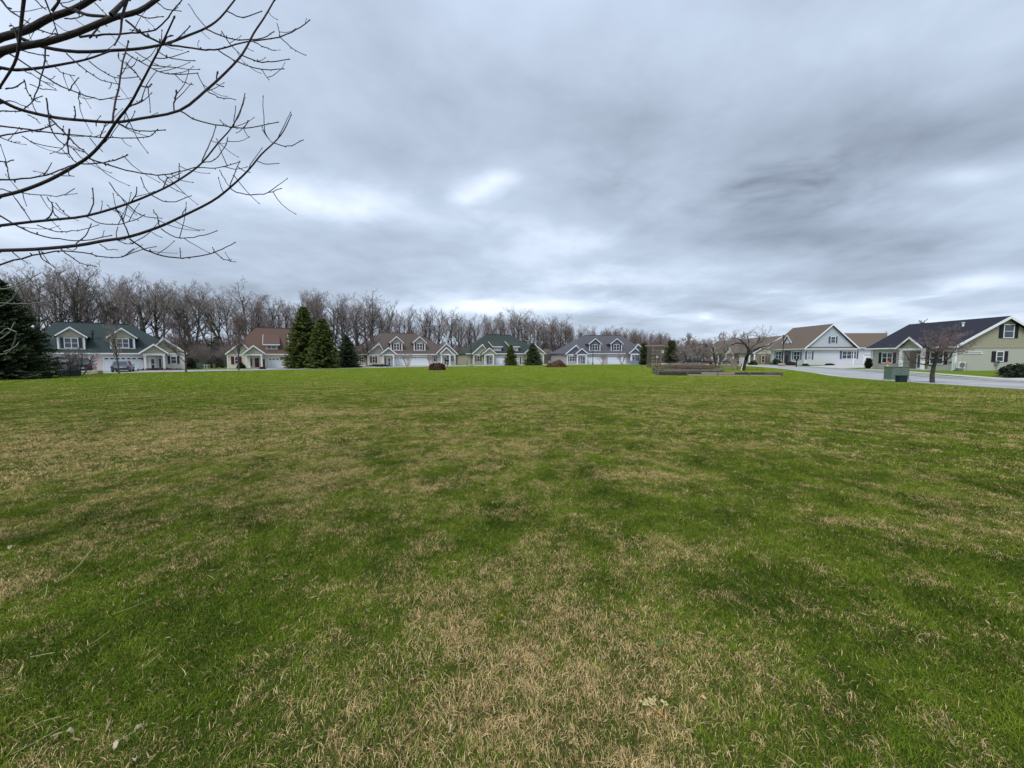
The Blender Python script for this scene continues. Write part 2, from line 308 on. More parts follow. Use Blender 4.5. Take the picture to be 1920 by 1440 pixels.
def strip(name, pl, w0, w1, z, m, top=None, kind='structure'):
    A = offset(pl, w0); B = offset(pl, w1); v = []; f = []; n = len(pl)
    for p in A: v.append((p.x, p.y, z))
    for p in B: v.append((p.x, p.y, z))
    f = [(i, i+1, n+i+1, n+i) for i in range(n-1)]
    if top is not None:
        v = [(x, y, 0.0) for x, y, _ in v]+[(x, y, top) for x, y, _ in v]
        f = [(2*n+i, 2*n+i+1, 3*n+i+1, 3*n+i) for i in range(n-1)]+[(i, i+1, 2*n+i+1, 2*n+i) for i in range(n-1)]+[(n+i, n+i+1, 3*n+i+1, 3*n+i) for i in range(n-1)]
    me = bpy.data.meshes.new(name); me.from_pydata(v, [], f); bm = bmesh.new(); bm.from_mesh(me); bmesh.ops.recalc_face_normals(bm, faces=bm.faces)
    if top is None:
        for q in bm.faces:
            if q.normal.z < 0: q.normal_flip()
    bm.to_mesh(me); bm.free(); me.materials.append(m); o = bpy.data.objects.new(name, me); COL.objects.link(o); o['kind'] = kind; return o
strip('road', EDGE, 0, ROADW, .012, ROADM)
GUT = mat('gutter_grey', srgb(122, 118, 120), .9, .15, 1)
strip('gutter', EDGE, ROADW-1.3, ROADW-.5, .016, GUT)
strip('kerb_inner', EDGE, -.30, 0, 0, KERB, top=.05); strip('kerb_outer', EDGE, ROADW, ROADW+.30, 0, KERB, top=.10)
JA = offset(EDGE, .02); JB = offset(EDGE, ROADW-.02); jm = MB(); acc = 0
for i in range(1, len(EDGE)):
    acc += (EDGE[i]-EDGE[i-1]).length
    if acc > 4.6:
        acc = 0; d = (EDGE[i]-EDGE[i-1]).normalized()*.035; a, c = JA[i], JB[i]; k = len(jm.v); jm.v += [Vector((q.x, q.y, .0165)) for q in (a-d, a+d, c+d, c-d)]; jm.f.append((k, k+1, k+2, k+3))
jo = jm.build('road_joint', mat('joint_dark', srgb(88, 86, 84), .9)); jo['kind'] = 'structure'
spur = smooth([(44, 96), (47, 120), (50, 150), (46, 190)], 4); strip('side_road', spur, -3.5, 3.5, .008, ROADM)

# ------------------------------------------------------------------ houses
class House:
    def __init__(s, name, label, O, a, cat='house', group='houses facing the green'):
        s.O = Vector((O[0], O[1], 0)); s.a = a; s.o = thing(name, label, cat, s.O, a, group); s.M = Matrix.Rotation(a, 3, 'Z')
    def face(s, o=(0, 0, 0), ax=(1, 0, 0), n=(0, -1, 0)):
        o, ax, n = Vector(o), Vector(ax), Vector(n); Z = Vector((0, 0, 1))
        f = lambda p, q, c: o+ax*p+Z*q+n*c
        f.o, f.ax, f.n = o, ax, n; return f
    def hit(s, Fc, u, v, c=0.0):
        N = s.M @ Fc.n; Q = s.O+s.M @ Fc(0, 0, c); d = ray(u, v); t = (Q-CP).dot(N)/d.dot(N); p = CP+d*t; q = p-Q
        return q.dot(s.M @ Fc.ax), p.z
    def rect(s, Fc, u0, u1, v0, v1, c=0.0):
        um = (u0+u1)/2; a0 = s.hit(Fc, u0, v1, c)[0]; a1 = s.hit(Fc, u1, v1, c)[0]; return a0, a1, s.hit(Fc, um, v1, c)[1], s.hit(Fc, um, v0, c)[1]
    def window(s, Fc, a0, a1, b0, b1, c=0., lites=1, shut=None, sw=.38, rail=True, glass=None, fw=.09):
        m = MB(); m.fbox(Fc, a0, a1, b0, b0+fw, c, c+.07).fbox(Fc, a0, a1, b1-fw, b1, c, c+.07).fbox(Fc, a0, a0+fw, b0+fw, b1-fw, c, c+.07).fbox(Fc, a1-fw, a1, b0+fw, b1-fw, c, c+.07)
        for k in range(1, lites):
            x = a0+(a1-a0)*k/lites; m.fbox(Fc, x-fw*.45, x+fw*.45, b0+fw, b1-fw, c, c+.06)
        if rail: y = (b0+b1)/2; m.fbox(Fc, a0+fw, a1-fw, y-.025, y+.025, c, c+.05)
        w = m.build('window', WHITE, s.o); e = [a0+fw]+[a0+(a1-a0)*k/lites for k in range(1, lites)]+[a1-fw]
        for k in range(lites):
            MB().fbox(Fc, e[k]+.002, e[k+1]-.002, b0+fw, b1-fw, c, c+.03).build('pane', glass or GLASS, w)
        if shut:
            for x0, x1 in ((a0-sw-.02, a0-.02), (a1+.02, a1+sw+.02)):
                q = MB().fbox(Fc, x0, x1, b0, b1, c, c+.05)
                for j in range(5): y = b0+(b1-b0)*(j+.5)/5; q.fbox(Fc, x0+.04, x1-.04, y-(b1-b0)*.07, y+(b1-b0)*.07, c+.05, c+.065)
                q.build('shutter', shut, s.o)
    def pwin(s, Fc, u0, u1, v0, v1, c=0., **k): s.window(Fc, *s.rect(Fc, u0, u1, v0, v1, c), c, **k)
    def garage(s, Fc, a0, a1, b1, c=0.0):
        m = MB(); fw = .10
        m.fbox(Fc, a0-fw, a0, 0, b1+fw, c, c+.06).fbox(Fc, a1, a1+fw, 0, b1+fw, c, c+.06).fbox(Fc, a0, a1, b1, b1+fw, c, c+.06); fr = m.build('door_surround', WHITE, s.o)
        m = MB(); h = (b1-.03)/4
        for k in range(4): m.fbox(Fc, a0+.01, a1-.01, .03+k*h, .03+(k+1)*h-.02, c, c+.03)
        for k in range(4):
            n = max(2, int(round((a1-a0)/1.2)))
            for j in range(n):
                x0 = a0+(a1-a0)*j/n+.1; x1 = a0+(a1-a0)*(j+1)/n-.1
                if k < 3: m.fbox(Fc, x0, x1, .03+k*h+.1, .03+(k+1)*h-.12, c+.03, c+.042)
        d = m.build('garage_door', GDOOR, s.o); m = MB(); n = max(4, int(round((a1-a0)/.6)))
        for j in range(n):
            x0 = a0+(a1-a0)*(j+.14)/n; x1 = a0+(a1-a0)*(j+.86)/n; m.prism([Fc(x0, b1-.30, c+.031), Fc(x1, b1-.30, c+.031), Fc(x1, b1-.16, c+.031), Fc((x0+x1)/2, b1-.08, c+.031), Fc(x0, b1-.16, c+.031)], Fc(0, 0, .012)-Fc(0, 0, 0))
        m.build('door_lite', GLASS, d)
    def gable(s, Fc, a0, a1, ap, ze, zp, c, back, wallm, roofm, rake=.16, ov=.35, trim=WHITE, vent=True, drop=0.0):
        """front-facing gable: eave ends a0,a1 at height ze, peak ap,zp; face plane c; roof runs `back` metres behind it"""
        th = .12; vec = Fc(0, 0, -back)-Fc(0, 0, ov)
        for k, (x0, x1) in enumerate(((a0, ap), (ap, a1))):
            z0, z1 = (ze, zp) if k == 0 else (zp, ze)
            MB().prism([Fc(x0, z0, c+ov), Fc(x1, z1, c+ov), Fc(x1, z1+th, c+ov), Fc(x0, z0+th, c+ov)], vec-Fc(0, 0, c)+Fc(0, 0, 0)).build('roof', roofm, s.o)
            MB().prism([Fc(x0, z0-rake, c+ov+.005), Fc(x1, z1-rake, c+ov+.005), Fc(x1, z1+th*.85, c+ov+.005), Fc(x0, z0+th*.85, c+ov+.005)], Fc(0, 0, .05)-Fc(0, 0, 0)).build('rake_board', trim, s.o)
        i = .28*(ap-a0)/max(ap-a0, .1)
        MB().prism([Fc(a0+i, ze-drop, c), Fc(a1-i, ze-drop, c), Fc(a1-i, ze-.0+.02, c), Fc(ap, zp-.03, c), Fc(a0+i, ze+.02, c)], Fc(0, 0, -.15)-Fc(0, 0, 0)).build('gable_wall', wallm, s.o)
        if vent:
            h = (zp-ze)*.24; q = (a1-a0)/2*.24
            MB().prism([Fc(ap-q, zp-h, c+.002), Fc(ap+q, zp-h, c+.002), Fc(ap, zp-.05, c+.002)], Fc(0, 0, .04)-Fc(0, 0, 0)).build('gable_vent', trim, s.o)

def duplex(name, label, uv, ang, sp):
    """twin house: hip roof, two garages in the middle, porch and gabled wing at each end. Pixel columns locate the features along the real facade"""
    O = G(*uv); H = House(name, label, O, ang); Fc = H.face(); S = lambda u, v=664, c=0: H.hit(Fc, u, v, c)[0]; Z = lambda u, v, c=0: H.hit(Fc, u, v, c)[1]
    sL, sR = S(sp['uL']), S(sp['uR']); ze = Z(sp['ue'], sp['ve'], .5); D = 6.6; zr = Z(sp['ridge'][0]+20, sp['ridge'][2], -D); r0 = S(sp['ridge'][0], sp['ridge'][2], -D); r1 = S(sp['ridge'][1], sp['ridge'][2], -D)
    rm, wm, gm = sp['roof'], sp['wall'], sp['gwall']; slope = (zr-ze)/(D+.5)
    MB().box(sL+.4, sR-.4, 0, 2*D, 0, ze-.02).build('wall', wm, H.o)
    m = MB(); e = [(sL, -.5, ze), (sR, -.5, ze), (sR, 2*D+.5, ze), (sL, 2*D+.5, ze)]; rr = [(r0, D, zr), (r1, D, zr)]
    m.v = [Vector(p) for p in e+rr]; m.f = [(0, 1, 5, 4), (2, 3, 4, 5), (1, 2, 5), (3, 0, 4), (3, 2, 1, 0)]; m.build('roof', rm, H.o)
    MB().box(r0, r1, D-.12, D+.12, zr-.02, zr+.06).build('ridge_cap', rm, H.o)
    MB().box(sL, sR, -.62, -.505, ze-.14, ze+.03).build('gutter', WHITE, H.o)
    MB().box(sL+.05, sR-.05, -.5, -.003, ze-.16, ze-.03).build('soffit', WHITE, H.o)
    ds = slope
    def slope_c(z): return .5-(z-ze)/ds      # forward offset where the front slope has height z
    for d in sp.get('gdormers', []):         # (u0,u1,peak,vpeak,veave,vbase)
        u0, u1, up, vp, vv, vb = d; c = -1.0
        for _ in range(4): c = slope_c(Z(up, vb, c))
        a0, a1, ap = S(u0, vv, c), S(u1, vv, c), S(up, vv, c); zb, z_e, zp = Z(up, vb, c), Z(up, vv, c), Z(up, vp, c+.3); bk = c-slope_c(zp)+.2
        H.gable(Fc, a0-.42, a1+.42, (a0+a1)/2, z_e, zp, c, bk-c, gm, rm, rake=.12, ov=.35, drop=0)
        MB().prism([Fc(a0, zb-.05, c), Fc(a1, zb-.05, c), Fc(a1, z_e+.1, c), Fc(a0, z_e+.1, c)], Fc(0, 0, -(c-slope_c(z_e+.1)))-Fc(0, 0, 0)).build('dormer_wall', gm, H.o)
        for x in (a0, a1): MB().fbox(Fc, x-.09, x+.09, zb, z_e, c+.003, c+.06).build('corner_board', WHITE, H.o)
        MB().fbox(Fc, a0-.09, a1+.09, zb-.1, zb-.002, c+.003, c+.08).build('sill_board', WHITE, H.o)
        w = (a1-a0); H.window(Fc, a0+w*.22, a1-w*.22, zb+.08, z_e-.05, c+.003, lites=2, shut=sp['shut'], sw=w*.16-.08, glass=sp.get('dglass'))
    for d in sp.get('sdormers', []):         # shed dormers (u0,u1,vtop,veave,vbase)
        u0, u1, vt, vv, vb = d; um = (u0+u1)/2; c = -1.0
        for _ in range(4): c = slope_c(Z(um, vb, c))
        a0, a1 = S(u0, vv, c), S(u1, vv, c); zb, z_e = Z(um, vb, c), Z(um, vv, c); zt = Z(um, vt, c-2.5); ct = slope_c(zt)
        MB().prism([Fc(a0, zb-.05, c), Fc(a0, z_e, c), Fc(a0, zt-.05, ct), Fc(a0, zt-.3, ct+.1)], Fc(a1, 0, 0)-Fc(a0, 0, 0)).build('dormer_wall', gm, H.o)
        ov = .35; MB().prism([Fc(a0-ov, z_e-.05, c+ov), Fc(a0-ov, z_e+.06, c+ov), Fc(a0-ov, zt+.08, ct-.1), Fc(a0-ov, zt-.06, ct-.1)], Fc(a1+2*ov, 0, 0)-Fc(a0, 0, 0)).build('roof', rm, H.o)
        for x in (a0-ov-.06,): MB().prism([Fc(x, z_e-.12, c+ov), Fc(x, z_e+.09, c+ov), Fc(x, zt+.11, ct), Fc(x, zt-.09, ct)], Fc(.05, 0, 0)-Fc(0, 0, 0)).build('rake_board', WHITE, H.o)
        MB().fbox(Fc, a0-ov, a1+ov, z_e-.14, z_e+.04, c+ov+.004, c+ov+.06).build('fascia', WHITE, H.o)
        w = a1-a0; H.window(Fc, a0+w*.12, a1-w*.12, zb+.15, z_e-.12, c+.003, lites=2, rail=False, glass=sp.get('dglass'))
    for g in sp['wings']:                    # (u0,u1,upeak,vpeak,veave,forward, wallu0, wallu1)
        u0, u1, up, vp, vv, c, w0, w1 = g; a0, a1 = S(u0, vv, c+.35), S(u1, vv, c+.35); z_e, zp = Z(up, vv, c+.35), Z(up, vp, c+.35); ap = S(up, vp, c+.35) if g[-1] != 'mid' else (a0+a1)/2
        H.gable(Fc, a0, a1, ap, z_e, zp, c, c-slope_c(zp)+.3-c, gm, rm, rake=.2)
        x0, x1 = S(w0, 680, c), S(w1, 680, c)
        MB().box(x0, x1, -c, -.01, 0, z_e+.05).build('wing_wall', wm, H.o)
        for x in (x0, x1): MB().fbox(Fc, x-.1, x+.1, 0, z_e-.05, c+.002, c+.05).build('corner_board', WHITE, H.o)
        MB().fbox(Fc, x0+.1, x1-.1, z_e-.2, z_e-.02, c+.002, c+.045).build('frieze_board', WHITE, H.o)
    for g in sp['porches']:                  # (u0,u1,upeak,vpeak,veave,forward,colu0,colu1,door)
        u0, u1, up, vp, vv, c, w0, w1 = g[:8]; a0, a1 = S(u0, vv, c+.3), S(u1, vv, c+.3); z_e, zp = Z(up, vv, c+.3), Z(up, vp, c+.3); ap = S(up, vp, c+.3)
        H.gable(Fc, a0, a1, ap, z_e, zp, c, c-slope_c(zp)+.2-c, gm, rm, rake=.18, ov=.3, vent=False)
        x0, x1 = S(w0, 680, c), S(w1, 680, c)
        for x in (x0, x1):
            q = MB().fbox(Fc, x-.13, x+.13, .12, z_e-.3, c-.26, c).fbox(Fc, x-.18, x+.18, 0, .18, c-.31, c+.05).fbox(Fc, x-.17, x+.17, z_e-.42, z_e-.3, c-.3, c+.04); q.build('column', WHITE, H.o)
        MB().fbox(Fc, x0-.2, x1+.2, z_e-.3, z_e-.02, c-.28, c+.02).build('porch_beam', WHITE, H.o)
        MB().fbox(Fc, x0-.2, x1+.2, 0, .1, .02, c+.1).build('porch_floor', CONC, H.o)
        MB().fbox(Fc, x0-.1, x1+.1, z_e-.34, z_e-.305, .05, c-.3).build('porch_ceiling', WHITE, H.o)
    for (u0, u1, vt, dm, side) in sp['doors']:
        a0, a1 = S(u0, 682, 1.0 if False else .0), S(u1, 682, .0); zt = Z((u0+u1)/2, vt, 0)
        fr = MB().fbox(Fc, a0-.1, a1+.1, .1, zt+.1, .003, .05).build('door', WHITE, H.o)
        MB().fbox(Fc, a0+.04, a1-.04, .14, zt-.03, .05, .08).build('door_leaf', dm, fr)
        w = a1-a0; MB().fbox(Fc, a0+w*.25, a1-w*.25, zt*.52, zt*.9, .081, .095).build('door_pane', GLASS, fr); MB().fbox(Fc, a0+w*.25, a1-w*.25, zt*.14, zt*.45, .081, .095).build('door_panel', dm if dm != WHITE else GLASS, fr)
        if side: x = a0-.75 if side < 0 else a1+.3; H.window(Fc, x, x+.45, .3, zt, .004, rail=False)
        MB().fbox(Fc, a0-.9 if side >= 0 else a1+.25, (a0-.9 if side >= 0 else a1+.25)+.16, zt-.3, zt, .004, .14).build('wall_lamp', BLACKM, H.o)
    for (u0, u1, vt) in sp['garages']: H.garage(Fc, S(u0, 682), S(u1, 682), Z((u0+u1)/2, vt), .004)
    for w in sp['windows']: H.pwin(Fc, *w[:4], w[4], lites=w[5] if len(w) > 5 else 1, shut=sp['shut'], sw=w[6] if len(w) > 6 else .38)
    for (u0, u1) in sp.get('spouts', []): x = S(u0, 675, .02); MB().fbox(Fc, x, x+.12, .1, ze-.1, .01, .1).build('downspout', WHITE, H.o)
    # driveway in front of the garages, reaching the street
    return H, S, sL, sR
DUP = []
H1 = duplex('duplex_house', 'cream twin house with dark green hip roof and navy shutters, behind the parked cars', (230, 695.3), R(40),
    dict(uL=40, uR=352, ue=230, ve=662.3, ridge=(104, 241, 603.7), roof=RGREEN, wall=PINKISH, gwall=TAUPE, shut=SH_NAVY,
         gdormers=[(108, 157, 127.5+4, 613.4, 632.5, 654), (207, 251, 227, 615.5, 634, 653)],
         wings=[(277, 351, 306, 634, 662, .7, 309, 346)], porches=[(260, 316, 288, 645.5, 662.5, 2.0, 272, 307.5)],
         doors=[(281, 292, 671, WHITE, 1)], garages=[(101, 168, 670), (195, 267, 670)],
         windows=[(320, 332, 667.5, 682, .7, 1, .3)]))
H2 = duplex('duplex_house', 'cream twin house with red brown roof and shed dormers, left of the tall evergreen pair', (520, 689.6), R(31),
    dict(uL=424, uR=648, ue=520, ve=663.8, ridge=(481, 575, 614.5), roof=RRED, wall=CREAM, gwall=TAUPE, shut=SH_RED,
         sdormers=[(497, 521, 628, 646, 656), (545, 570, 628, 646, 656)],
         wings=[(422, 476, 452, 641, 664, .7, 427, 468), (603, 646, 623, 646, 664, .7, 607, 642)], porches=[(455, 498, 475, 648, 663.5, 2.0, 462, 490.5)],
         doors=[(477.5, 486.5, 671, DRED, -1), (492.5, 497.5, 673, DRED, 0)], garages=[(503.5, 531, 671.5), (539, 567, 671.5)],
         windows=[(440, 447, 668.5, 683, .7, 1, .5), (624, 631, 668, 681, .7)]))
H3 = duplex('duplex_house', 'twin house with brown roof, two gabled dormers and burgundy shutters, right of the small spruce', (760, 686), R(25),
    dict(uL=664, uR=858, ue=760, ve=664, ridge=(715, 779, 624), roof=RBROWN, wall=PINKISH, gwall=TAUPE2, shut=SH_RED,
         gdormers=[(733, 753.5, 743, 631, 643.5, 657), (776.5, 796.5, 787, 631.5, 643.5, 657)],
         wings=[(686, 723, 710.5, 643.5, 664.5, .7, 690, 716), (818, 857.5, 837, 643.5, 663, .7, 843.8, 853)],
         porches=[(713, 744, 728.5, 652, 664, 2.0, 718.5, 738), (824.5, 849, 837, 651.5, 663.5, 1.9, 828, 843.5)],
         doors=[(727, 733, 670.5, WHITE, -1), (832, 837, 668.5, WHITE, -1)], garages=[(739.5, 763, 669.5), (771.5, 804.5, 669)],
         windows=[(697.5, 703.5, 668, 680.5, .7, 1, .35), (677, 683, 668, 680, 0, 1, .2), (812, 818, 666.5, 678.5, 0, 1, .2), (844.5, 848, 666.5, 677.5, .7, 1, .3)]))
H4 = duplex('duplex_house', 'beige twin house with dark green roof and shed dormers, partly behind two young evergreens', (935, 683.5), R(20),
    dict(uL=872, uR=1023, ue=935, ve=663, ridge=(911, 957.5, 627.5), roof=RGREEN2, wall=BEIGE, gwall=BEIGE, shut=SH_BLACK, dglass=BLIND,
         sdormers=[(925, 940, 640.5, 650, 658.5), (957, 972, 640.5, 650, 658.5)],
         wings=[(884.5, 917, 905, 645.5, 664, .7, 888, 912), (983, 1022.5, 1002, 645, 662.5, .7, 987, 1019)], porches=[(903.5, 931, 918, 652.5, 664, 1.9, 909.5, 925.5)],
         doors=[(918, 922.5, 668.5, WHITE, -1), (974, 977, 669, DDARK, 0)], garages=[(929.5, 949, 668.5), (952, 971, 668.5)],
         windows=[(894, 900, 667, 678, .7, 1, .35), (1008, 1013, 667, 677, .7, 1, .3)]))
H5 = duplex('duplex_house', 'slate grey twin house with two gabled dormers, behind the lamp post and two pruned trees', (1130, 682.7), R(12),
    dict(uL=1058, uR=1212, ue=1130, ve=662.8, ridge=(1096, 1166, 628.5), roof=RGREY, wall=LILAC, gwall=BLUEG, shut=SH_NAVY,
         gdormers=[(1105.5, 1125, 1115.5, 635, 645.5, 657.5), (1146, 1165.5, 1156, 635, 645.5, 657.5)],
         wings=[(1060, 1094, 1080.5, 647, 664, .7, 1063.5, 1088), (1179, 1213, 1197, 645, 663, .7, 1200.5, 1209)],
         porches=[(1079, 1103.5, 1091, 653.5, 664, 1.9, 1083, 1099.5), (1179, 1203, 1191.5, 652, 663, 1.9, 1183.5, 1200)],
         doors=[(1092, 1097, 668, WHITE, 0), (1185.5, 1190, 667, WHITE, 1)], garages=[(1101.5, 1130, 667.5), (1140, 1172, 667)],
         windows=[(1067, 1078, 667.5, 677.5, .7, 2, .2)]))
for (Hh, S, sL, sR), us in ((H1, (101, 267)), (H2, (503.5, 567)), (H3, (739.5, 804.5)), (H4, (929.5, 971)), (H5, (1101.5, 1172))):
    a0, a1 = S(us[0], 682), S(us[1], 682)
    for q in range(1):
        P0 = Hh.O+Hh.M @ Vector((a0-.4, -.02, 0)); P1 = Hh.O+Hh.M @ Vector((a1+.4, -.02, 0)); dn = Hh.M @ Vector((0, -1, 0))
        def reach(p):
            best = 3
            for k in range(10, 260):
                x = p+dn*(k*.1); dd = min((x-e).length for e in EDGE)
                if dd < ROADW-.4: return k*.1
            return 9
        l0, l1 = reach(P0), reach(P1)
        sheet('driveway', [P0, P1, P1+dn*l1, P0+dn*l0], .004, CONC)

# right-hand houses: ridge runs away from the camera, gable end faces it
def gablehouse(name, label, O, xr, w, L, ze, zp, roofm, wallm, gm, ov=.45, rake=.2, band=True):
    H = House(name, label, O, 0); FF = H.face(); FL = H.face((0, 0, 0), (0, -1, 0), (-1, 0, 0))
    MB().box(0, w, .0, L, 0, ze-.02).build('wall', wallm, H.o)
    sl = (zp-ze)/(xr+ov); x1 = xr*2+ov if xr*2 > w else w+ov
    for k, (a, z0, c, z1) in enumerate(((-ov, ze, xr, zp), (xr, zp, 2*xr+ov, ze))):
        MB().prism([(a, -ov, z0), (c, -ov, z1), (c, -ov, z1+.14), (a, -ov, z0+.14)], (0, L+2*ov, 0)).build('roof', roofm, H.o)
        for yy in (-ov-.056, L+ov+.006): MB().prism([(a, yy, z0-rake), (c, yy, z1-rake), (c, yy, z1+.12), (a, yy, z0+.12)], (0, .05, 0)).build('rake_board', WHITE, H.o)
    MB().prism([(.0, .003, ze-.02), (2*xr, .003, ze-.02), (xr, .003, zp-ov*sl*0-.05-.0)], (0, L-.006, 0)).build('gable_wall', gm, H.o)
    MB().box(-ov-.12, -ov-.005, -ov, L+ov, ze-.1, ze+.06).build('gutter', WHITE, H.o)
    MB().box(-ov, -.003, -ov+.01, L+ov-.01, ze-.14, ze-.02).build('soffit', WHITE, H.o)
    if band: MB().box(0, w, -.06, -.002, ze-.16, ze-.02).build('frieze_board', WHITE if band == 1 else gm, H.o)
    return H, FF, FL
# R0 sage
O = G(1788, 695.2); _x = at(1897, 592.5, O.y-.5); _x0 = _x.x-O.x; Rr = gablehouse('house', 'sage green house with charcoal roof and black shutters, at the right edge', O, _x0, 2*_x0, 11.2, 2.98, _x.z-.1, RBLACK, SAGE, SAGE2, band=2)
H, FF, FL = Rr; R0H = H
H.pwin(FF, 1880, 1900, 608, 634, shut=SH_BLACK, sw=.5); H.pwin(FF, 1866, 1880.5, 658.5, 678.5, shut=SH_BLACK, sw=.5); H.pwin(FF, 1807.5, 1841, 659.5, 664, rail=False)
H.pwin(FL, 1653, 1673.5, 661, 681, lites=2, shut=SH_BLACK, sw=.45); H.pwin(FL, 1743, 1769, 659.5, 683, lites=2, shut=SH_BLACK, sw=.4)
a0, a1, _, _ = H.rect(FL, 1687, 1729, 651, 688); pk = H.hit(FL, 1703, 632, 1.6); g0 = H.hit(FL, 1679, 650, 1.9)[0]; g1 = H.hit(FL, 1729, 650, 1.9)[0]
H.gable(FL, g0, g1, (g0+g1)/2, 2.9, H.hit(FL, (1703), 633, 1.9)[1], 1.5, 2.2, SAGE2, RBLACK, vent=False)
for uu in (1687, 1727.5): x = H.hit(FL, uu, 680, 1.5)[0]; MB().fbox(FL, x-.15, x+.15, 0, 2.85, 1.2, 1.5).build('column', WHITE, H.o)
x0 = H.hit(FL, 1687, 680, 1.5)[0]; x1 = H.hit(FL, 1727.5, 680, 1.5)[0]
MB().fbox(FL, x0-.2, x1+.2, 2.6, 2.88, 1.22, 1.52).build('porch_beam', WHITE, H.o); MB().fbox(FL, x0-.2, x1+.2, 0, .12, .01, 1.6).build('porch_floor', CONC, H.o)
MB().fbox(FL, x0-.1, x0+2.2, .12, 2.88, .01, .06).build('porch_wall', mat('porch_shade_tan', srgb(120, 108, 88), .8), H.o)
r_ = H.rect(FL, 1719, 1727, 672, 689, .1); fr = MB().fbox(FL, r_[0]-.1, r_[1]+.1, .1, 2.15, .07, .12).build('door', WHITE, H.o); MB().fbox(FL, r_[0]+.08, r_[1]-.08, .3, 2.0, .12, .15).build('door_pane', GLASS, fr)
for yy in (.16, 11.0): MB().box(-.06, .14, yy-.16, yy+.04, 0, 2.8).build('corner_board', WHITE, H.o)
q = MB().box(-.16, -.04, -.26, -.12, .12, 2.8).build('downspout', WHITE, H.o)
MB().prism([(-.02, -.3, .26), (.1, -.3, .26), (.75, -.55, .05), (.62, -.55, .05)], (0, .1, 0)).build('downspout_foot', WHITE, H.o)
_p = at(1804.5, 627, O.y+3); _vx = _p.x-O.x; vz = (_vx, 2.98+(_vx+.45)*(_x.z-.1-2.98)/(_x0+.45)+.1); MB().cyl((vz[0], 3, vz[1]-.5), (vz[0], 3, vz[1]+.45), .11, .11).cyl((vz[0], 3, vz[1]+.45), (vz[0], 3, vz[1]+.55), .17, .17).build('vent_pipe', WHITE, H.o)
# heat pump and meters stand against the wall
def heatpump(label, p):
    t = thing('heat_pump', label, 'heat pump', p); bd = MB().box(-.5, .5, -.18, .18, .32, 1.12).build('casing', mat('casing_white', (.62, .62, .58), .5, .05), t, bevel=.02)
    m = MB()
    for k in range(5): m.cyl((-.1, -.186-.001*k, .72), (-.1, -.196-.001*k, .72), .33-.06*k, .33-.06*k, 20)
    m.build('fan_grille', mat('grille_grey', srgb(104, 108, 112), .6), t); MB().box(.3, .47, -.195, -.182, .4, 1.04).build('side_panel', METAL, t)
    for x in (-.48, .44):
        for y in (-.2, .16): MB().box(x, x+.04, y, y+.04, 0, .32).build('leg', METAL, t)
    return t
p = G(1820, 696); heatpump('white heat pump on legs beside the sage green wall', (p.x, O.y-.55, 0))
def meter(name, label, cat, p, s=1):
    t = thing(name, label, cat, p); MB().box(-.14*s, .14*s, 0, .16, .75, 1.25).build('box', METAL, t, bevel=.02); MB().cyl((0, -.02, 1.05), (0, -.14, 1.05), .1, .1).build('dial', GLASS, t); MB().cyl((0, .07, 0), (0, .07, .75), .03, .03).build('pipe', METAL, t)
meter('gas_meter', 'small white meter box on sage wall left of the heat pump', 'meter', (G(1802, 696).x, O.y-.2, 0)); meter('electric_meter', 'grey meter on sage wall at the right edge', 'meter', (G(1906, 696).x, O.y-.2, 0), 1.6)
# R1 pale blue
O = G(1508, 684.4); xr = at(1563, 608, O.y-.5).x-O.x; wR = G(1615, 684.4).x-O.x
zp = at(1563, 608, O.y-.5).z; ze = at(1510, 654, O.y).z
H, FF, FL = gablehouse('house', 'pale blue house with tan brown roof, tall gable and blue shutters', O, xr, wR, 11.2, ze, zp, RTAN, PALEB, PALEB2)
MB().prism([(0.1, -.5, ze), (0.1, -.005, ze+.42), (0.1, -.005, ze)], (wR-.1, 0, 0)).build('pent_roof', RTAN, H.o)
MB().box(-.2, wR+.2, -.62, -.505, ze-.16, ze+.02).build('gutter', WHITE, H.o)
MB().box(0.05, wR-.05, -.5, -.065, ze-.12, ze-.01).build('soffit', WHITE, H.o)
H.pwin(FF, 1557, 1566, 631, 643.5, shut=SH_BLUE, sw=.4); H.pwin(FF, 1512.5, 1521, 659, 674, shut=SH_BLUE, sw=.4, glass=BLIND); H.pwin(FF, 1578, 1605, 658, 673, lites=3, shut=SH_BLUE, sw=.4)
for x in (0.1, wR-.1): MB().box(x-.1, x+.1, -.05, -.002, 0, ze-.17).build('corner_board', WHITE, H.o)
H.pwin(FL, 1488, 1500, 659, 674, lites=2, shut=SH_BLUE, sw=.4); H.pwin(FL, 1454.5, 1465, 659, 673, lites=2, shut=SH_BLUE, sw=.35)
r_ = H.rect(FL, 1470, 1482, 659, 684); MB().fbox(FL, r_[0], r_[1], .1, ze-.35, .004, .05).build('porch_wall', mat('porch_recess_shade', srgb(92, 92, 106), .8), H.o)  # flat panel, the shade of the door recess is put into its colour
fr = MB().fbox(FL, r_[0]+.3, r_[0]+1.4, .1, 2.2, .055, .1).build('door', DDARK, H.o)
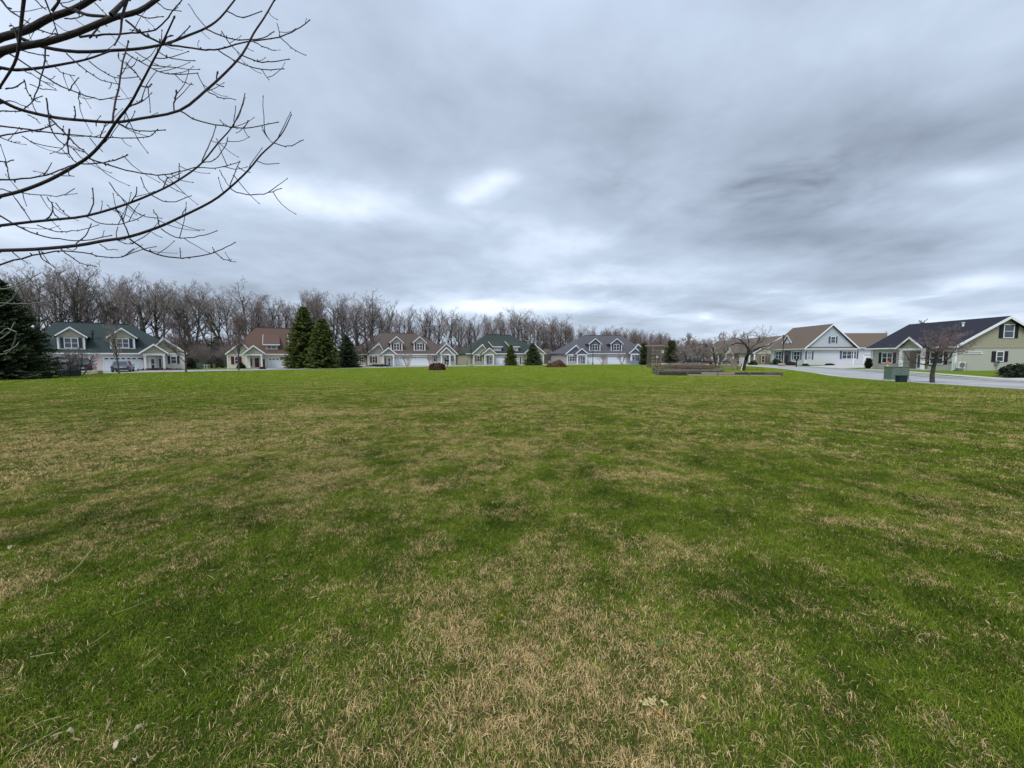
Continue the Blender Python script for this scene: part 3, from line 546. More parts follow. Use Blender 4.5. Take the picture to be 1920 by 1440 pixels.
# dormer facing the street
slp = (zp-ze)/(xr+.45); d0, d1 = H.hit(FL, 1471.5, 648, -1.2)[0], H.hit(FL, 1485.5, 648, -1.2)[0]; dm_ = (d0+d1)/2; zb = ze+1.3*slp-.2; z_e = H.hit(FL, 1478, 643.5, -1.2)[1]; zpk = H.hit(FL, 1476, 629, -1.0)[1]
MB().prism([FL(d0, zb-.3, -1.1), FL(d1, zb-.3, -1.1), FL(d1, z_e, -1.1), FL(d0, z_e, -1.1)], FL(0, 0, -2.6)-FL(0, 0, 0)).build('dormer_wall', PALEB, H.o)
H.gable(FL, d0-.4, d1+.4, dm_, z_e, zpk, -1.1, (zpk-ze)/slp-.3, PALEB, RTAN, rake=.14, ov=.3, vent=False)
H.window(FL, dm_-.45, dm_+.45, zb+.25, z_e+.1, -1.095, shut=SH_BLUE, sw=.32)
# garage wing beyond, lower ridge parallel to the view
gy = O.y+5; gx0, gx1 = G(1616, 680).x*(gy/G(1616, 680).y)-O.x, at(1668, 651, gy).x-O.x
ztop = at(1620, 624.5, gy+5).z; zee = at(1640, 652, gy).z
MB().box(wR+.003, gx1, 5, 15, 0, zee-.02).build('garage_wall', PALEB, H.o)
m = MB(); m.v = [Vector(p) for p in ((wR-4, 4.5, zee), (gx1+.5, 4.5, zee), (gx1+.5, 15.5, zee), (wR-4, 15.5, zee), (wR-4, 10, ztop), (at(1661, 624.5, O.y+10).x-O.x, 10, ztop))]; m.f = [(0, 1, 5, 4), (2, 3, 4, 5), (1, 2, 5), (3, 0, 4), (3, 2, 1, 0)]; m.build('garage_roof', RTAN, H.o)
MB().box(wR, gx1+.5, 4.38, 4.495, zee-.14, zee+.02).build('gutter', WHITE, H.o)
FG = H.face((0, 5, 0)); H.garage(FG, H.hit(FG, 1619, 680)[0], H.hit(FG, 1631.5, 680)[0], 2.35, .004); H.garage(FG, H.hit(FG, 1634, 680)[0], H.hit(FG, 1648, 680)[0], 2.35, .004)
R1O = O
# R2 tan/cream
O = G(1412, 682.6); xr = at(1466, 630.5, O.y).x-O.x; zp = at(1466, 630.5, O.y).z; ze = at(1411, 662, O.y).z
H, FF, FL = gablehouse('house', 'tan and cream house with long brown roof behind the leaning bare tree', O, xr, 2*xr, 30, ze, zp, RTAN, TAN, CREAM, band=1)
H.pwin(FF, 1427, 1433.5, 667, 680.5, shut=SH_TAN, sw=.5); R2H = H
for uu in (1405, 1414.5): x = H.hit(FF, uu, 680, 1.0)[0]; MB().fbox(FF, x-.12, x+.12, 0, ze-.05, .8, 1.05).build('porch_post', WHITE, H.o)
for d_ in (-8.5, -16, -24):
    H.gable(FL, d_-2.2, d_+2.2, d_, ze, ze+2.2, 1.4, 3.0, CREAM, RTAN, vent=True, drop=0)
    for xx in (d_-1.7, d_+1.7): MB().fbox(FL, xx-.1, xx+.1, 0, ze, 1.15, 1.4).build('porch_post', WHITE, H.o)
    H.window(FL, d_-5, d_-3.6, .9, 2.2, 0, shut=SH_BLACK, sw=.35); H.garage(FL, d_+2.6 if d_ > -20 else d_+2.6, d_+4.9, 2.1, .004)
# R3 far houses at the end of the street
def farhouse(label, uL, uR, vr, ur0, ur1, v0, Y, wm, rm, peaks, ang=0):
    O = at(uL, v0, Y); O.z = 0; H = House('house', label, O, ang); FF = H.face(); w = H.hit(FF, uR, 676)[0]; ze = 2.7; zr = at(ur0, vr, Y+5).z; a = H.hit(FF, ur0, vr, -5)[0]; c = H.hit(FF, ur1, vr, -5)[0]
    MB().box(.3, w-.3, 0, 10, 0, ze).build('wall', wm, H.o); m = MB(); m.v = [Vector(p) for p in ((0, -.5, ze), (w, -.5, ze), (w, 10.5, ze), (0, 10.5, ze), (a, 5, zr), (c, 5, zr))]; m.f = [(0, 1, 5, 4), (2, 3, 4, 5), (1, 2, 5), (3, 0, 4), (3, 2, 1, 0)]; m.build('roof', rm, H.o)
    MB().box(0, w, -.6, -.505, ze-.14, ze+.03).build('gutter', WHITE, H.o)
    for (up, vp, hw) in peaks:
        x, z = H.hit(FF, up, vp, 1); H.gable(FF, x-hw, x+hw, x, ze, z, .8, (z-ze)/((zr-ze)/5.5)+.2, wm, rm); MB().fbox(FF, x-hw+.4, x+hw-.4, 0, ze, 0.004, .8).build('wing_wall', wm, H.o); H.window(FF, x-.6, x+.6, .9, 2.1, .803)
    x = w*.55; H.garage(FF, x, x+3.4, 2.1, .004); return H
farhouse('far brown roofed house with small white gables at the end of the street', 1274, 1362, 644.5, 1292, 1345, 680, 138, PINKISH, RBROWN, [(1318, 645, 3.2), (1350, 652, 2.6)])
farhouse('small far house with brown roof left of the brown duplex gable pair', 1236, 1282, 651, 1246, 1276, 679, 165, BEIGE, RBROWN, [(1252, 656, 2.5)])
farhouse('beige neighbour house glimpsed behind the lamp post with low grey roof', 866, 888, 649, 873, 885, 681, 128, BEIGE, RBROWN, [])

# sidewalks and driveways on the right
sheet('driveway', [(R1O.x+wR+1, R1O.y+4.9), (R1O.x+gx1, R1O.y+4.9), (R1O.x+12, R1O.y-14), (44, 57), (46.5, 66), (R1O.x+3, R1O.y-4)], .004, CONC)
p1 = G(1850, 711); sheet('driveway', [(35.3, 30), (60, 36), (80, 38), (80, 24), (35.3, 16)], .004, CONC)
strip('sidewalk', EDGE[96:136], ROADW+2.2, ROADW+3.6, .008, CONC)

# ------------------------------------------------------------------ trees
def unit(v): return v/np.linalg.norm(v)
def tree_segs(H, seed, trunk_frac=.35, limbs=11, spread=.55, r=None, levels=4, up=.35, wob=.16, kids=(6, 6, 4), lenf=(.5, .45, .5, .5), multi=1, leader=1.0):
    """bare broadleaf skeleton; returns (thick segments, thin segments)"""
    rs = np.random.RandomState(seed); thick = []; thin = []; r = r or H*.014
    def grow(p, d, L, r0, lev):
        n = 5 if lev <= 1 else (4 if lev == 2 else 3); pts = [p.copy()]; dirs = [d.copy()]; q = p.copy(); dd = d.copy(); rad = [r0]
        for i in range(n):
            dd = unit(dd+rs.normal(0, wob*(1.1 if lev else .35), 3)+np.array([0, 0, up*.35*(1 if lev else .2)])); q = q+dd*L/n; pts.append(q.copy()); dirs.append(dd.copy()); rad.append(r0*(1-(.75 if lev else .55)*(i+1)/n))
        for i in range(n):
            (thick if lev <= 1 else thin).append([*pts[i], *pts[i+1], rad[i], rad[i+1]])
        if lev >= levels: return
        if lev == 0: K = limbs
        else: K = kids[min(lev-1, len(kids)-1)]
        for k in range(K):
            t = (trunk_frac+(1-trunk_frac)*(k+rs.rand())/K) if lev == 0 else (.2+.8*(k+rs.rand())/K)
            t = min(t, .999); i = int(t*n); f = t*n-i; pp = pts[i]*(1-f)+pts[i+1]*f; az = rs.rand()*2*math.pi if lev else (k*2.4+rs.rand()*.8)
            b0 = dirs[i+1]; e1 = unit(np.cross(b0, [0.31, .95, .1])); e2 = np.cross(b0, e1); s = spread*(1.25-.5*t if lev == 0 else 1.0)*(0.8+.4*rs.rand())
            nd_ = unit(b0*math.cos(s)+(e1*math.cos(az)+e2*math.sin(az))*math.sin(s)); rr = (rad[i]*(1-f)+rad[i+1]*f)
            LL = L*lenf[min(lev, 3)]*(1.15-.55*t if lev == 0 else 1.1-.4*t)*(.75+.5*rs.rand())
            grow(pp, nd_, LL, rr*.62, lev+1)
    for m in range(multi):
        a = 2*math.pi*m/multi+rs.rand(); tl = 0 if multi == 1 else .32
        grow(np.array([.1*math.cos(a)*(multi > 1), .1*math.sin(a)*(multi > 1), -.05]), unit(np.array([math.cos(a)*tl, math.sin(a)*tl, 1.])), H*.82*leader, r, 0)
    return np.array(thick), np.array(thin)
def make_tree(label, H, seed, tm=None, bark=None, twr=1.0, minr=.012, cat='tree', group=None, name='bare_tree', **k):
    th, tn = tree_segs(H, seed, **k); t = thing(name, label, cat, group=group)
    # scale vertically so that the top is H
    mz = max(th[:, 5].max(), tn[:, 5].max()); 
    for s in (th, tn): s[:, [0, 1, 2, 3, 4, 5]] *= H/mz; s[:, 6:8] = np.maximum(s[:, 6:8]*H/mz, minr)
    v, f = tubes(th, 7); rawmesh('trunk', v, f, bark or BARK, t).data.shade_smooth(); v, f = tubes(tn, 3); rawmesh('crown', v, f, tm or TWIG, t)
    return t
FORM = [dict(trunk_frac=.33, limbs=13, spread=.78, up=.28), dict(trunk_frac=.5, limbs=11, spread=.62, up=.35), dict(trunk_frac=.3, limbs=14, spread=.6, up=.45),
        dict(trunk_frac=.40, limbs=12, spread=.9, up=.2), dict(trunk_frac=.5, limbs=10, spread=.6, up=.35), dict(trunk_frac=.25, limbs=15, spread=.5, up=.55), dict(trunk_frac=.28, limbs=14, spread=.85, up=.3, leader=.8)]
PROTO = []
for i, fm in enumerate(FORM):
    PROTO.append(make_tree('x', 20, 40+i, tm=TWIGR if i in (2, 5) else TWIG, minr=.014, kids=(6, 5, 3), **fm))
prof = [(-300, 455), (0, 490), (60, 490), (100, 482), (140, 490), (170, 512), (210, 505), (260, 498), (310, 512), (350, 522), (390, 528), (440, 522), (480, 546), (520, 540), (560, 531), (620, 543), (680, 547), (720, 558), (760, 566), (800, 570), (850, 572), (880, 585), (920, 580), (970, 575), (1000, 588), (1020, 592), (1050, 588), (1090, 603), (1120, 606), (1160, 612), (1200, 615), (1240, 622), (1280, 630), (1330, 640)]
def ptop(u): return float(np.interp(u, [q[0] for q in prof], [q[1] for q in prof]))
LINE = [(-150, 60), (-105, 74), (-72, 86), (-33, 117), (-5, 128), (25, 136), (55, 152), (85, 190)]
def lpt(s):
    acc = 0
    for i in range(len(LINE)-1):
        a = Vector(LINE[i]); c = Vector(LINE[i+1]); L = (c-a).length
        if s <= acc+L: d = (c-a)/L; return a+d*(s-acc), Vector((-d.y, d.x))
        acc += L
    return c, Vector((-d.y, d.x))
TOT = sum((Vector(LINE[i])-Vector(LINE[i+1])).length for i in range(len(LINE)-1))
zones = [(30, 'above the big spruce'), (75, 'right of the big spruce'), (110, 'behind the left dormer of the first house'), (150, 'above the left dormer of the first house'), (190, 'between the two dormers of the first house'), (230, 'above the right dormer of the first house'), (270, 'right of the first dark green ridge'), (310, 'above the first house porch gable'),
         (350, 'above the first house right end'), (390, 'left part of the first gap'), (430, 'right part of the first gap'), (470, 'left of the red brown ridge'), (510, 'above the left of the red brown roof'), (550, 'above the middle of the red brown roof'), (590, 'above the tallest evergreen'), (630, 'right of the evergreen pair'), (665, 'above the small spruce'), (700, 'left of the brown ridge'),
         (735, 'above the left of the brown ridge'), (770, 'above the right of the brown ridge'), (810, 'right of the brown ridge'), (850, 'above the brown house right gable'), (885, 'in the gap after the brown house'), (920, 'left of the middle green roof'), (950, 'above the middle green roof'), (985, 'right of the middle green ridge'), (1020, 'above the green house right gable'), (1060, 'in the gap before the slate house'),
         (1095, 'left of the slate ridge'), (1130, 'above the left slate dormer'), (1165, 'above the right slate dormer'), (1200, 'right of the slate roof'), (1240, 'above the wooden arbor'), (1280, 'above the golden arborvitae'), (9999, 'above the far brown roofs')]
WORD = ['broad grey', 'tall slim grey', 'reddish upright', 'wide forked grey', 'high crowned grey', 'narrow reddish', 'round crowned grey']
used = set(); cnt = 0
for row in range(4):
    s = 3.0+row*1.7
    while s < TOT:
        p, n = lpt(s); p = p+n*(row*5.5+rng.uniform(-2, 2)); u, v = proj((p.x, p.y, 0)); s += rng.uniform(4.2, 7.4)*(1.0 if row < 5 else 1.0)
        if not (-60 < u < 1330): continue
        vt = ptop(u)+rng.choice((0, 3, 8, 14, 24))*(1.1 if u < 900 else .6)+(6 if row == 0 else 0); Ht = at(u, vt, p.y).z*rng.uniform(.97, 1.0); Ht = max(7, Ht); k = rng.randrange(len(PROTO))
        if u > 1090: k = rng.choice((2, 5, 1, 5))
        zn = [z for lim, z in zones if u < lim][0]; lab = f"{WORD[k]} tree {zn}, {('front', 'front', 'mid depth', 'deep', 'deep', 'farthest')[row]}"
        sc = Ht/20; rz = rng.uniform(0, 6.28); sx = sc*rng.uniform(.95, 1.35)
        o = dup(PROTO[k], lab, (p.x, p.y, 0), rz, (sx, sx, sc), group='bare trees of the wood behind the houses'); o['category'] = 'tree'; cnt += 1
_lb = {}
for o in [x for x in bpy.data.objects if x.get('group') == 'bare trees of the wood behind the houses']: _lb.setdefault(o['label'], []).append(o)
for lb, os_ in _lb.items():
    if len(os_) > 1:
        os_.sort(key=lambda o: proj((o.location.x, o.location.y, 5))[0])
        for i, o in enumerate(os_): o['label'] = lb+', '+(('left one', 'right one') if len(os_) == 2 else ('leftmost', 'second from left', 'third from left', 'fourth from left', 'fifth from left', 'sixth from left', 'seventh from left', 'eighth from left'))[i]
# the standing-out trees
def place(proto, label, u, vb, vt, Y=None, w=1.0, rz=0, group=None):
    p = G(u, vb) if Y is None else at(u, vb, Y); Ht = at(u, vt, p.y).z; sc = Ht/proto['h']; return dup(proto, label, (p.x, p.y, 0), rz, (sc*w, sc*w, sc), group)
for i, q in enumerate(PROTO): q['h'] = 20.0
place(PROTO[0], 'broad tall bare tree rising highest behind the green roof at left', 108, 0, 480, 88, 1.25, 1)
place(PROTO[3], 'spreading bare tree standing out above the green roof in the middle', 969, 0, 574, 128, 1.3, 2)
place(PROTO[6], 'round crowned bare tree above the small spruce, left of the brown roof', 680, 0, 545, 112, 1.35, 2)
place(PROTO[3], 'wide bare tree between the slate house and the middle green roof', 1050, 0, 587, 132, 1.2, 4)
place(PROTO[0], 'rounded bare tree above the left end of the red brown roof', 432, 0, 521, 90, 1.2, 5)
for q in PROTO: 
    for c in list(q.children): bpy.data.objects.remove(c)
    bpy.data.objects.remove(q)
# undergrowth: masses of thin reddish stems at the foot of the wood
N = 26000; s_ = NP.rand(N)*TOT; pts = []
for i in range(N):
    p, n = lpt(float(s_[i])); pts.append((p.x+n.x*NP.uniform(-4, 24), p.y+n.y*NP.uniform(-4, 24)))
pts = np.array(pts); hh = NP.uniform(1.5, 7.5, N)**1.0; lean = NP.normal(0, .22, (N, 2))*hh[:, None]
sg = np.zeros((N, 8)); sg[:, 0:2] = pts; sg[:, 3:5] = pts+lean; sg[:, 5] = hh; sg[:, 6] = .035; sg[:, 7] = .012
v, f = tubes(sg, 3); tag(rawmesh('undergrowth', v, f, TWIGR), 'reddish brown thicket of thin stems at the foot of the wood', 'undergrowth', kind='stuff')
FL_ = mat('leaf_litter', srgb(74, 62, 50), 1, .3, .5, 1, 3)
pl = [Vector(q) for q in LINE]; bk = [lpt(x)[0]+lpt(x)[1]*60 for x in np.linspace(0, TOT, 12)]; fr = [lpt(x)[0]-lpt(x)[1]*5 for x in np.linspace(0, TOT, 20)]
sheet('forest_floor', [(q.x, q.y) for q in fr]+[(q.x, q.y) for q in reversed(bk)], .004, FL_)
# dark far backing of the wood: dense evergreen/brush mass
N = 9000; a = NP.rand(N)*TOT; vv = []
sg = np.zeros((N, 8))
for i in range(N):
    p, n = lpt(float(a[i])); k = NP.uniform(24, 34); sg[i, 0:2] = (p.x+n.x*k, p.y+n.y*k); h = NP.uniform(2.5, 8); sg[i, 3:5] = sg[i, 0:2]+NP.normal(0, .9, 2); sg[i, 5] = h
sg[:, 6] = .14; sg[:, 7] = .05
v, f = tubes(sg, 3); tag(rawmesh('distant_thicket', v, f, BARK), 'dark dense thicket deep in the wood behind the trunks', 'thicket', kind='stuff')

# conifers
def conifer(label, H, Rr_, seed, m, name='spruce_tree', dens=1.0, leaf=.34, droop=-.12, shape=.9, skirt=.03, width=.34, group=None, gaps=.12):
    rs = np.random.RandomState(seed); V = []; FF_ = []; sg = [[0, 0, 0, 0, 0, H*.98, H*.02, .02]]; z = H*skirt; n = 0
    while z < H*.985:
        fr_ = z/H; Rl = Rr_*(1-fr_)**shape*(.86+.28*rs.rand())*min(1, .75+fr_*4); nb = int((7+9*(1-fr_))*dens)
        for k in range(nb):
            if rs.rand() < gaps: continue
            az = rs.rand()*6.283; L = Rl*(.72+.36*rs.rand()); rise = (droop+.45*fr_)*L; d = np.array([math.cos(az), math.sin(az)]); zz_ = z+rs.uniform(-.1, .1)
            sg.append([0, 0, zz_, d[0]*L*.85, d[1]*L*.85, zz_+rise*.8, .02+.03*(1-fr_), .008])
            ns = max(3, int(L/leaf*5.2*dens))
            for j in range(ns):
                t = (j+rs.rand())/ns; t = t**.75; c = np.array([d[0]*L*t, d[1]*L*t, zz_+rise*t-.12*L*math.sin(math.pi*t)*.4]); sd_ = (-1)**j
                a2 = az+sd_*rs.uniform(.25, 1.1); l = leaf*(1.15-.55*t)*(.7+.6*rs.rand()); e = c+np.array([math.cos(a2)*l, math.sin(a2)*l, rs.uniform(-.75, .45)*l]); w = l*width; q = np.array([-math.sin(a2)*w, math.cos(a2)*w, rs.uniform(-1.1, 1.1)*w])
                mid = c*.45+e*.55; V += [c, mid+q*.5, e, mid-q*.5]; FF_.append((n, n+1, n+2, n+3)); n += 4
        z += leaf*(.50 if dens >= 1 else .7)*(1-.35*fr_)
    t = thing(name, label, 'evergreen tree', group=group); rawmesh('foliage', np.array(V), FF_, m, t); v, f = tubes(np.array(sg), 5); rawmesh('trunk', v, f, BARK, t); t['h'] = H
    return t
def put(t, u, vb): p = G(u, vb); t.location = (p.x, p.y, 0); return t
def hgt(u, vb, vt): p = G(u, vb); return at(u, vt, p.y).z, p.y/F
Hh, k = hgt(20, 712, 514); put(conifer('large dark spruce with branches to the ground at the left edge', Hh, 88*k, 3, SPRUCE, dens=2.1, leaf=.32, shape=.72, droop=-.16), 6, 711)
Hh, k = hgt(574, 690, 577); put(conifer('tallest dark evergreen in front of the red brown roofed house', Hh, 41*k, 11, CEDAR, dens=1.7, leaf=.46, shape=.66, group=None), 573, 690.5)
Hh, k = hgt(607, 690, 600); put(conifer('slightly shorter evergreen on the right of the tall pair', Hh, 32*k, 12, CEDAR, dens=1.7, leaf=.44, shape=.62), 607, 691)
Hh, k = hgt(652, 690, 626); put(conifer('small blue green spruce between the evergreen pair and the brown roofed house', Hh, 31*k, 13, SPRUCE, dens=1.5, leaf=.36, shape=.85), 652, 689.3)
Hh, k = hgt(957, 686, 645); put(conifer('young yellow green conifer in front of the middle green roofed house', Hh, 18*k, 14, CEDAR, dens=1.5, leaf=.34, shape=.75), 958, 685.3)
Hh, k = hgt(998, 686, 641); put(conifer('young dark spruce right of the yellow green conifer', Hh, 25*k, 15, SPRUCE, dens=1.5, leaf=.36, shape=.8), 999, 685)
Hh, k = hgt(1207, 684, 643); put(conifer('upright arborvitae hiding the right end of the slate house', Hh, 12*k, 16, ARBOR, name='arborvitae_tree', dens=1.1, leaf=.32, shape=.45, droop=.3), 1207, 684.3)
Hh, k = hgt(1257, 684, 637); put(conifer('bushy golden green arborvitae right of the wooden arbor', Hh, 16*k, 17, ARBOR, name='arborvitae_tree', dens=1.1, leaf=.34, shape=.45, droop=.3), 1258, 683.5)
for (u, vt, Y, w, sd_, lb) in ((985, 594, 140, 11, 21, 'thin dark pine in the wood right of the spreading tree'), (1024, 606, 145, 10, 22, 'second thin dark pine in the wood further right'), (1190, 636, 140, 9, 23, 'dark evergreen behind the right dormer of the slate house'), (215, 560, 84, 12, 24, 'dark pine among bare trees above the green roof at left'), (400, 600, 86, 12, 25, 'dark evergreen in the gap between the two left houses')):
    Ht = at(u, vt, Y).z; t = conifer(lb, Ht, w*Y/F, sd_, SPRUCE, name='pine_tree', dens=.6, leaf=.8, shape=.5, gaps=.45); p = at(u, 700, Y); t.location = (p.x, p.y, 0)
# low evergreen brush in the gaps between houses
def shrub(label, u, vb, w, h, m, seed, name='shrub', stems=True, flat=1.0, leaf=.09, p=None, n=1500, cat='shrub', group=None):
    rs = np.random.RandomState(seed); d = rs.normal(0, 1, (n, 3)); d /= np.linalg.norm(d, axis=1, keepdims=True); d[:, 2] = np.abs(d[:, 2]); r = (rs.rand(n)**.35)*(1+.16*np.sin(d[:, 0]*7+seed)*np.sin(d[:, 1]*6)); c = d*r[:, None]*np.array([w/2, w/2*.9, h])
    e = rs.normal(0, leaf, (n, 3)); g = rs.normal(0, leaf*.6, (n, 3)); V = np.stack([c-e, c+g, c+e, c-g], 1).reshape(-1, 3); V[:, 2] = np.maximum(V[:, 2], .0); f = np.arange(n*4).reshape(-1, 4)
    t = thing(name, label, cat, p or G(u, vb), group=group); rawmesh('foliage', V, f, m, t); k = 12; sg = np.zeros((k, 8)); a = rs.rand(k)*6.28; sg[:, 3] = np.cos(a)*w*.3; sg[:, 4] = np.sin(a)*w*.3; sg[:, 5] = h*.8; sg[:, 6] = .02; sg[:, 7] = .006
    v, f = tubes(sg, 4); rawmesh('stem', v, f, BARK, t); return t
LGREEN = mat('leaf_dark_green', (.022, .036, .016), .8, .4, 3, col2=(.012, .02, .01)); LRED = mat('leaf_red_brown', (.085, .035, .03), .85, .4, 3, col2=(.04, .022, .02)); LOLIVE = mat('leaf_olive', (.05, .055, .022), .8, .4, 3)
sh = [(895, 683.8, 1.5, 1.2, LGREEN, 'first rounded dark shrub under the window of the beige house'), (899, 683.8, 1.4, 1.1, LGREEN, 'middle rounded dark shrub under the window of the beige house'), (903, 683.8, 1.5, 1.2, LGREEN, 'third rounded dark shrub beside the porch of the beige house'),
      (452, 691, 1.3, 1.1, LGREEN, 'dark clipped shrub below the red shutter of the cream house'), (1075, 682.6, 1.9, 2.1, LRED, 'red brown bare shrub by the left porch of the slate house'),
      (1897, 704, 1.7, 1.0, LGREEN, 'low dark shrub in the mulch bed at the right edge, left one'), (1915, 703, 1.8, 1.05, LRED, 'red brown shrub in the mulch bed at the right edge'), (1908, 708, 1.5, .75, LGREEN, 'front low shrub in the mulch bed at the right edge'),
      (1641, 689, 1.3, .8, LRED, 'burgundy shrub beside the columnar cypress'), (1653, 690, 1.2, .55, LGREEN, 'low green shrub below the sage house window'), (1484, 685, 1.9, .75, LRED, 'low dark hedge shrub beside the pale blue house porch'),
      (1456, 684, 2.5, 1.5, LGREEN, 'rounded dark shrub with white arch behind, near the lamp post'), (1412, 684.5, 1.8, 1.0, LGREEN, 'dark shrub at the porch of the tan house'), (1510, 686, 1.2, .4, LGREEN, 'tiny shrub at the pale blue house corner'), (1555, 685, 1.6, .35, LRED, 'tiny reddish shrub under pale blue wall'),
      (492, 692, 1.0, .3, LOLIVE, 'low olive plant by the cream house porch'), (712, 687.5, 5.2, .5, LGREEN, 'low hedge under the wing window of the brown roofed house'), (300, 694.5, 6.0, .35, LRED, 'low planting strip before the porch of the left house'),
      (1733, 692.5, .9, .6, LRED, 'small russet plant at the sage house porch'), (1743, 693, .8, .5, LOLIVE, 'small olive plant right of the sage house porch'), (405, 690, 3.5, 2.4, LGREEN, 'dark evergreen bush in the gap beside the cream house'), (362, 691, 3.0, 2.2, LGREEN, 'dark bush right of the left house')]
for i, (u, vb, w, h, m, lb) in enumerate(sh): shrub(lb, u, vb, w, h, m, i+60, n=900)
Hh, k = hgt(1628, 690.8, 673); t = put(conifer('dark columnar cypress standing before the pale blue garage', Hh, 6.2*k, 44, LGREEN, name='cypress_shrub', dens=1.6, leaf=.16, shape=.32, droop=.9), 1628, 691); t['category'] = 'shrub'
# dark brush masses seen between houses
for (u0, u1, vb, h, lb) in ((348, 424, 689, 4.5, 'left'), (640, 668, 686, 4.5, 'second'), (855, 884, 683, 4.5, 'third'), (1020, 1060, 682, 4.2, 'fourth'), (1210, 1290, 681, 5.0, 'fifth')):
    p0 = G(u0, vb); p1 = G(u1, vb); n = 5200; rs = np.random.RandomState(int(u0)); t_ = rs.rand(n)[:, None]; base = np.array(p0)*(1-t_)+np.array(p1)*t_; dep = rs.uniform(1, 9, n)
    sg = np.zeros((n, 8)); sg[:, 0:2] = base[:, :2]; sg[:, 1] += dep; hv = rs.uniform(.5, 1, n)*h*(.8+.3*np.sin(t_[:, 0]*9)); sg[:, 3:5] = sg[:, 0:2]+rs.normal(0, .7, (n, 2)); sg[:, 5] = hv; sg[:, 6] = .035; sg[:, 7] = .015
    v, f = tubes(sg, 3); tag(rawmesh('brushwood', v, f, TWIGR if u0 in (640, 855, 1210) else TWIG), 'dense bare brushwood filling the %s gap between the houses' % lb, 'brush', kind='stuff')

# ornamental trees
def orn(label, u, vb, vt, seed, w=1.0, tm=None, group=None, bark=None, **k):
    p = G(u, vb); Ht = at(u, vt, p.y).z; t = make_tree(label, Ht, seed, tm=tm, bark=bark, minr=p.y*.00011+.0015, group=group, name='small_tree', **k); t.location = (p.x, p.y, 0); t.scale = (w, w, 1); return t
orn('small bare tree standing in front of the silver car', 223, 700.5, 600, 101, .95, TWIG, trunk_frac=.3, limbs=12, spread=.55, up=.5, r=.11)
orn('rounded reddish bare tree at the right end of the left house', 349, 698.5, 588, 102, 1.15, TWIGR, trunk_frac=.22, limbs=18, spread=.75, up=.45, kids=(8, 7, 5), r=.11)
orn('tall reddish bare tree before the cream house with red door', 448, 694.5, 580, 103, 1.1, TWIGR, trunk_frac=.25, limbs=18, spread=.6, up=.6, kids=(8, 7, 5), r=.12)
orn('bare tree with low fork left of the brown roofed house', 689, 686.8, 628, 104, 1.5, TWIGR, trunk_frac=.3, limbs=12, spread=.75, up=.4, r=.20, kids=(7, 6, 4))
for (u, vb, vt, w, lb) in ((764, 688, 660, 1.3, 'pruned vase shaped tree before the left garage of the brown roofed house'), (807, 687, 662, 1.1, 'small multi stemmed tree by the right garage of the brown roofed house'), (1129, 684, 661, 1.1, 'pruned bare tree before the garage wall of the slate house'), (1166, 684, 661, 1.1, 'pruned bare tree before the right garage of the slate house')):
    orn(lb, u, vb, vt, int(u), w, TWIGP, multi=5, trunk_frac=.45, limbs=6, spread=.45, r=.07, levels=3, kids=(5, 4), bark=TWIGP)
orn('leafless crabapple with several stems beside the big spruce', 121, 705, 655, 108, 1.5, TWIG, multi=4, trunk_frac=.3, limbs=6, spread=.7, r=.05, kids=(5, 4, 3))
orn('leafless crabapple with spreading stems left of the lamp post', 151, 704.5, 650, 109, 1.5, TWIG, multi=4, trunk_frac=.3, limbs=6, spread=.7, r=.05, kids=(5, 4, 3))
orn('bare tree with stout dark trunk beside the green utility box', 1748, 718.5, 604, 131, 1.35, TWIGR, bark=mat('bark_olive', (.060, .056, .046), .9, .3, 4, .8, 30), multi=1, trunk_frac=.42, limbs=15, spread=1.05, up=.5, r=.12, kids=(6, 5, 4), wob=.26, lenf=(.62, .5, .5, .5))
orn('bare grey tree behind the raised beds, beside the arborvitae', 1292, 689, 640, 111, 1.8, TWIG, multi=4, trunk_frac=.25, limbs=9, spread=.75, r=.06, kids=(5, 5, 3))
orn('bare tree left of the far lamp post behind the raised beds', 1345, 689, 634, 112, 1.5, TWIG, multi=2, trunk_frac=.25, limbs=11, spread=.7, r=.10, kids=(6, 5, 3))
orn('reddish bare tree in front of the far brown roofs', 1318, 685, 633, 113, 1.3, TWIGR, multi=3, trunk_frac=.25, limbs=9, spread=.6, r=.07, kids=(7, 6, 4))
orn('thin reddish bare tree between far houses', 1269, 682, 628, 114, 1.3, TWIGR, multi=2, trunk_frac=.25, limbs=10, spread=.5, r=.07, kids=(7, 6, 4))
for (u, vt, Y, sd_, lb) in ((1290, 622, 185, 120, 'faint distant bare tree above the far brown roof, left'), (1308, 630, 190, 121, 'faint distant bare tree above the far brown roof, middle'), (1355, 622, 185, 122, 'distant bare tree above the long roof near its left end'), (1378, 621, 175, 123, 'distant bare tree above the middle of the long brown roof'), (1400, 620, 170, 124, 'distant twiggy tree top above the long brown roof'),
                            (1722, 598, 95, 125, 'bare tree top behind the charcoal roof'), (1655, 620, 130, 126, 'faint tree top behind the tan brown garage roof'), (1425, 632, 180, 127, 'low distant tree behind the right end of the long roof')):
    p = at(u, 660, Y); t = make_tree(lb, at(u, vt, Y).z, sd_, tm=TWIGP, minr=.03, name='bare_tree', trunk_frac=.3, limbs=12, spread=.6, up=.5, kids=(6, 5, 4)); t.location = (p.x, p.y, 0)
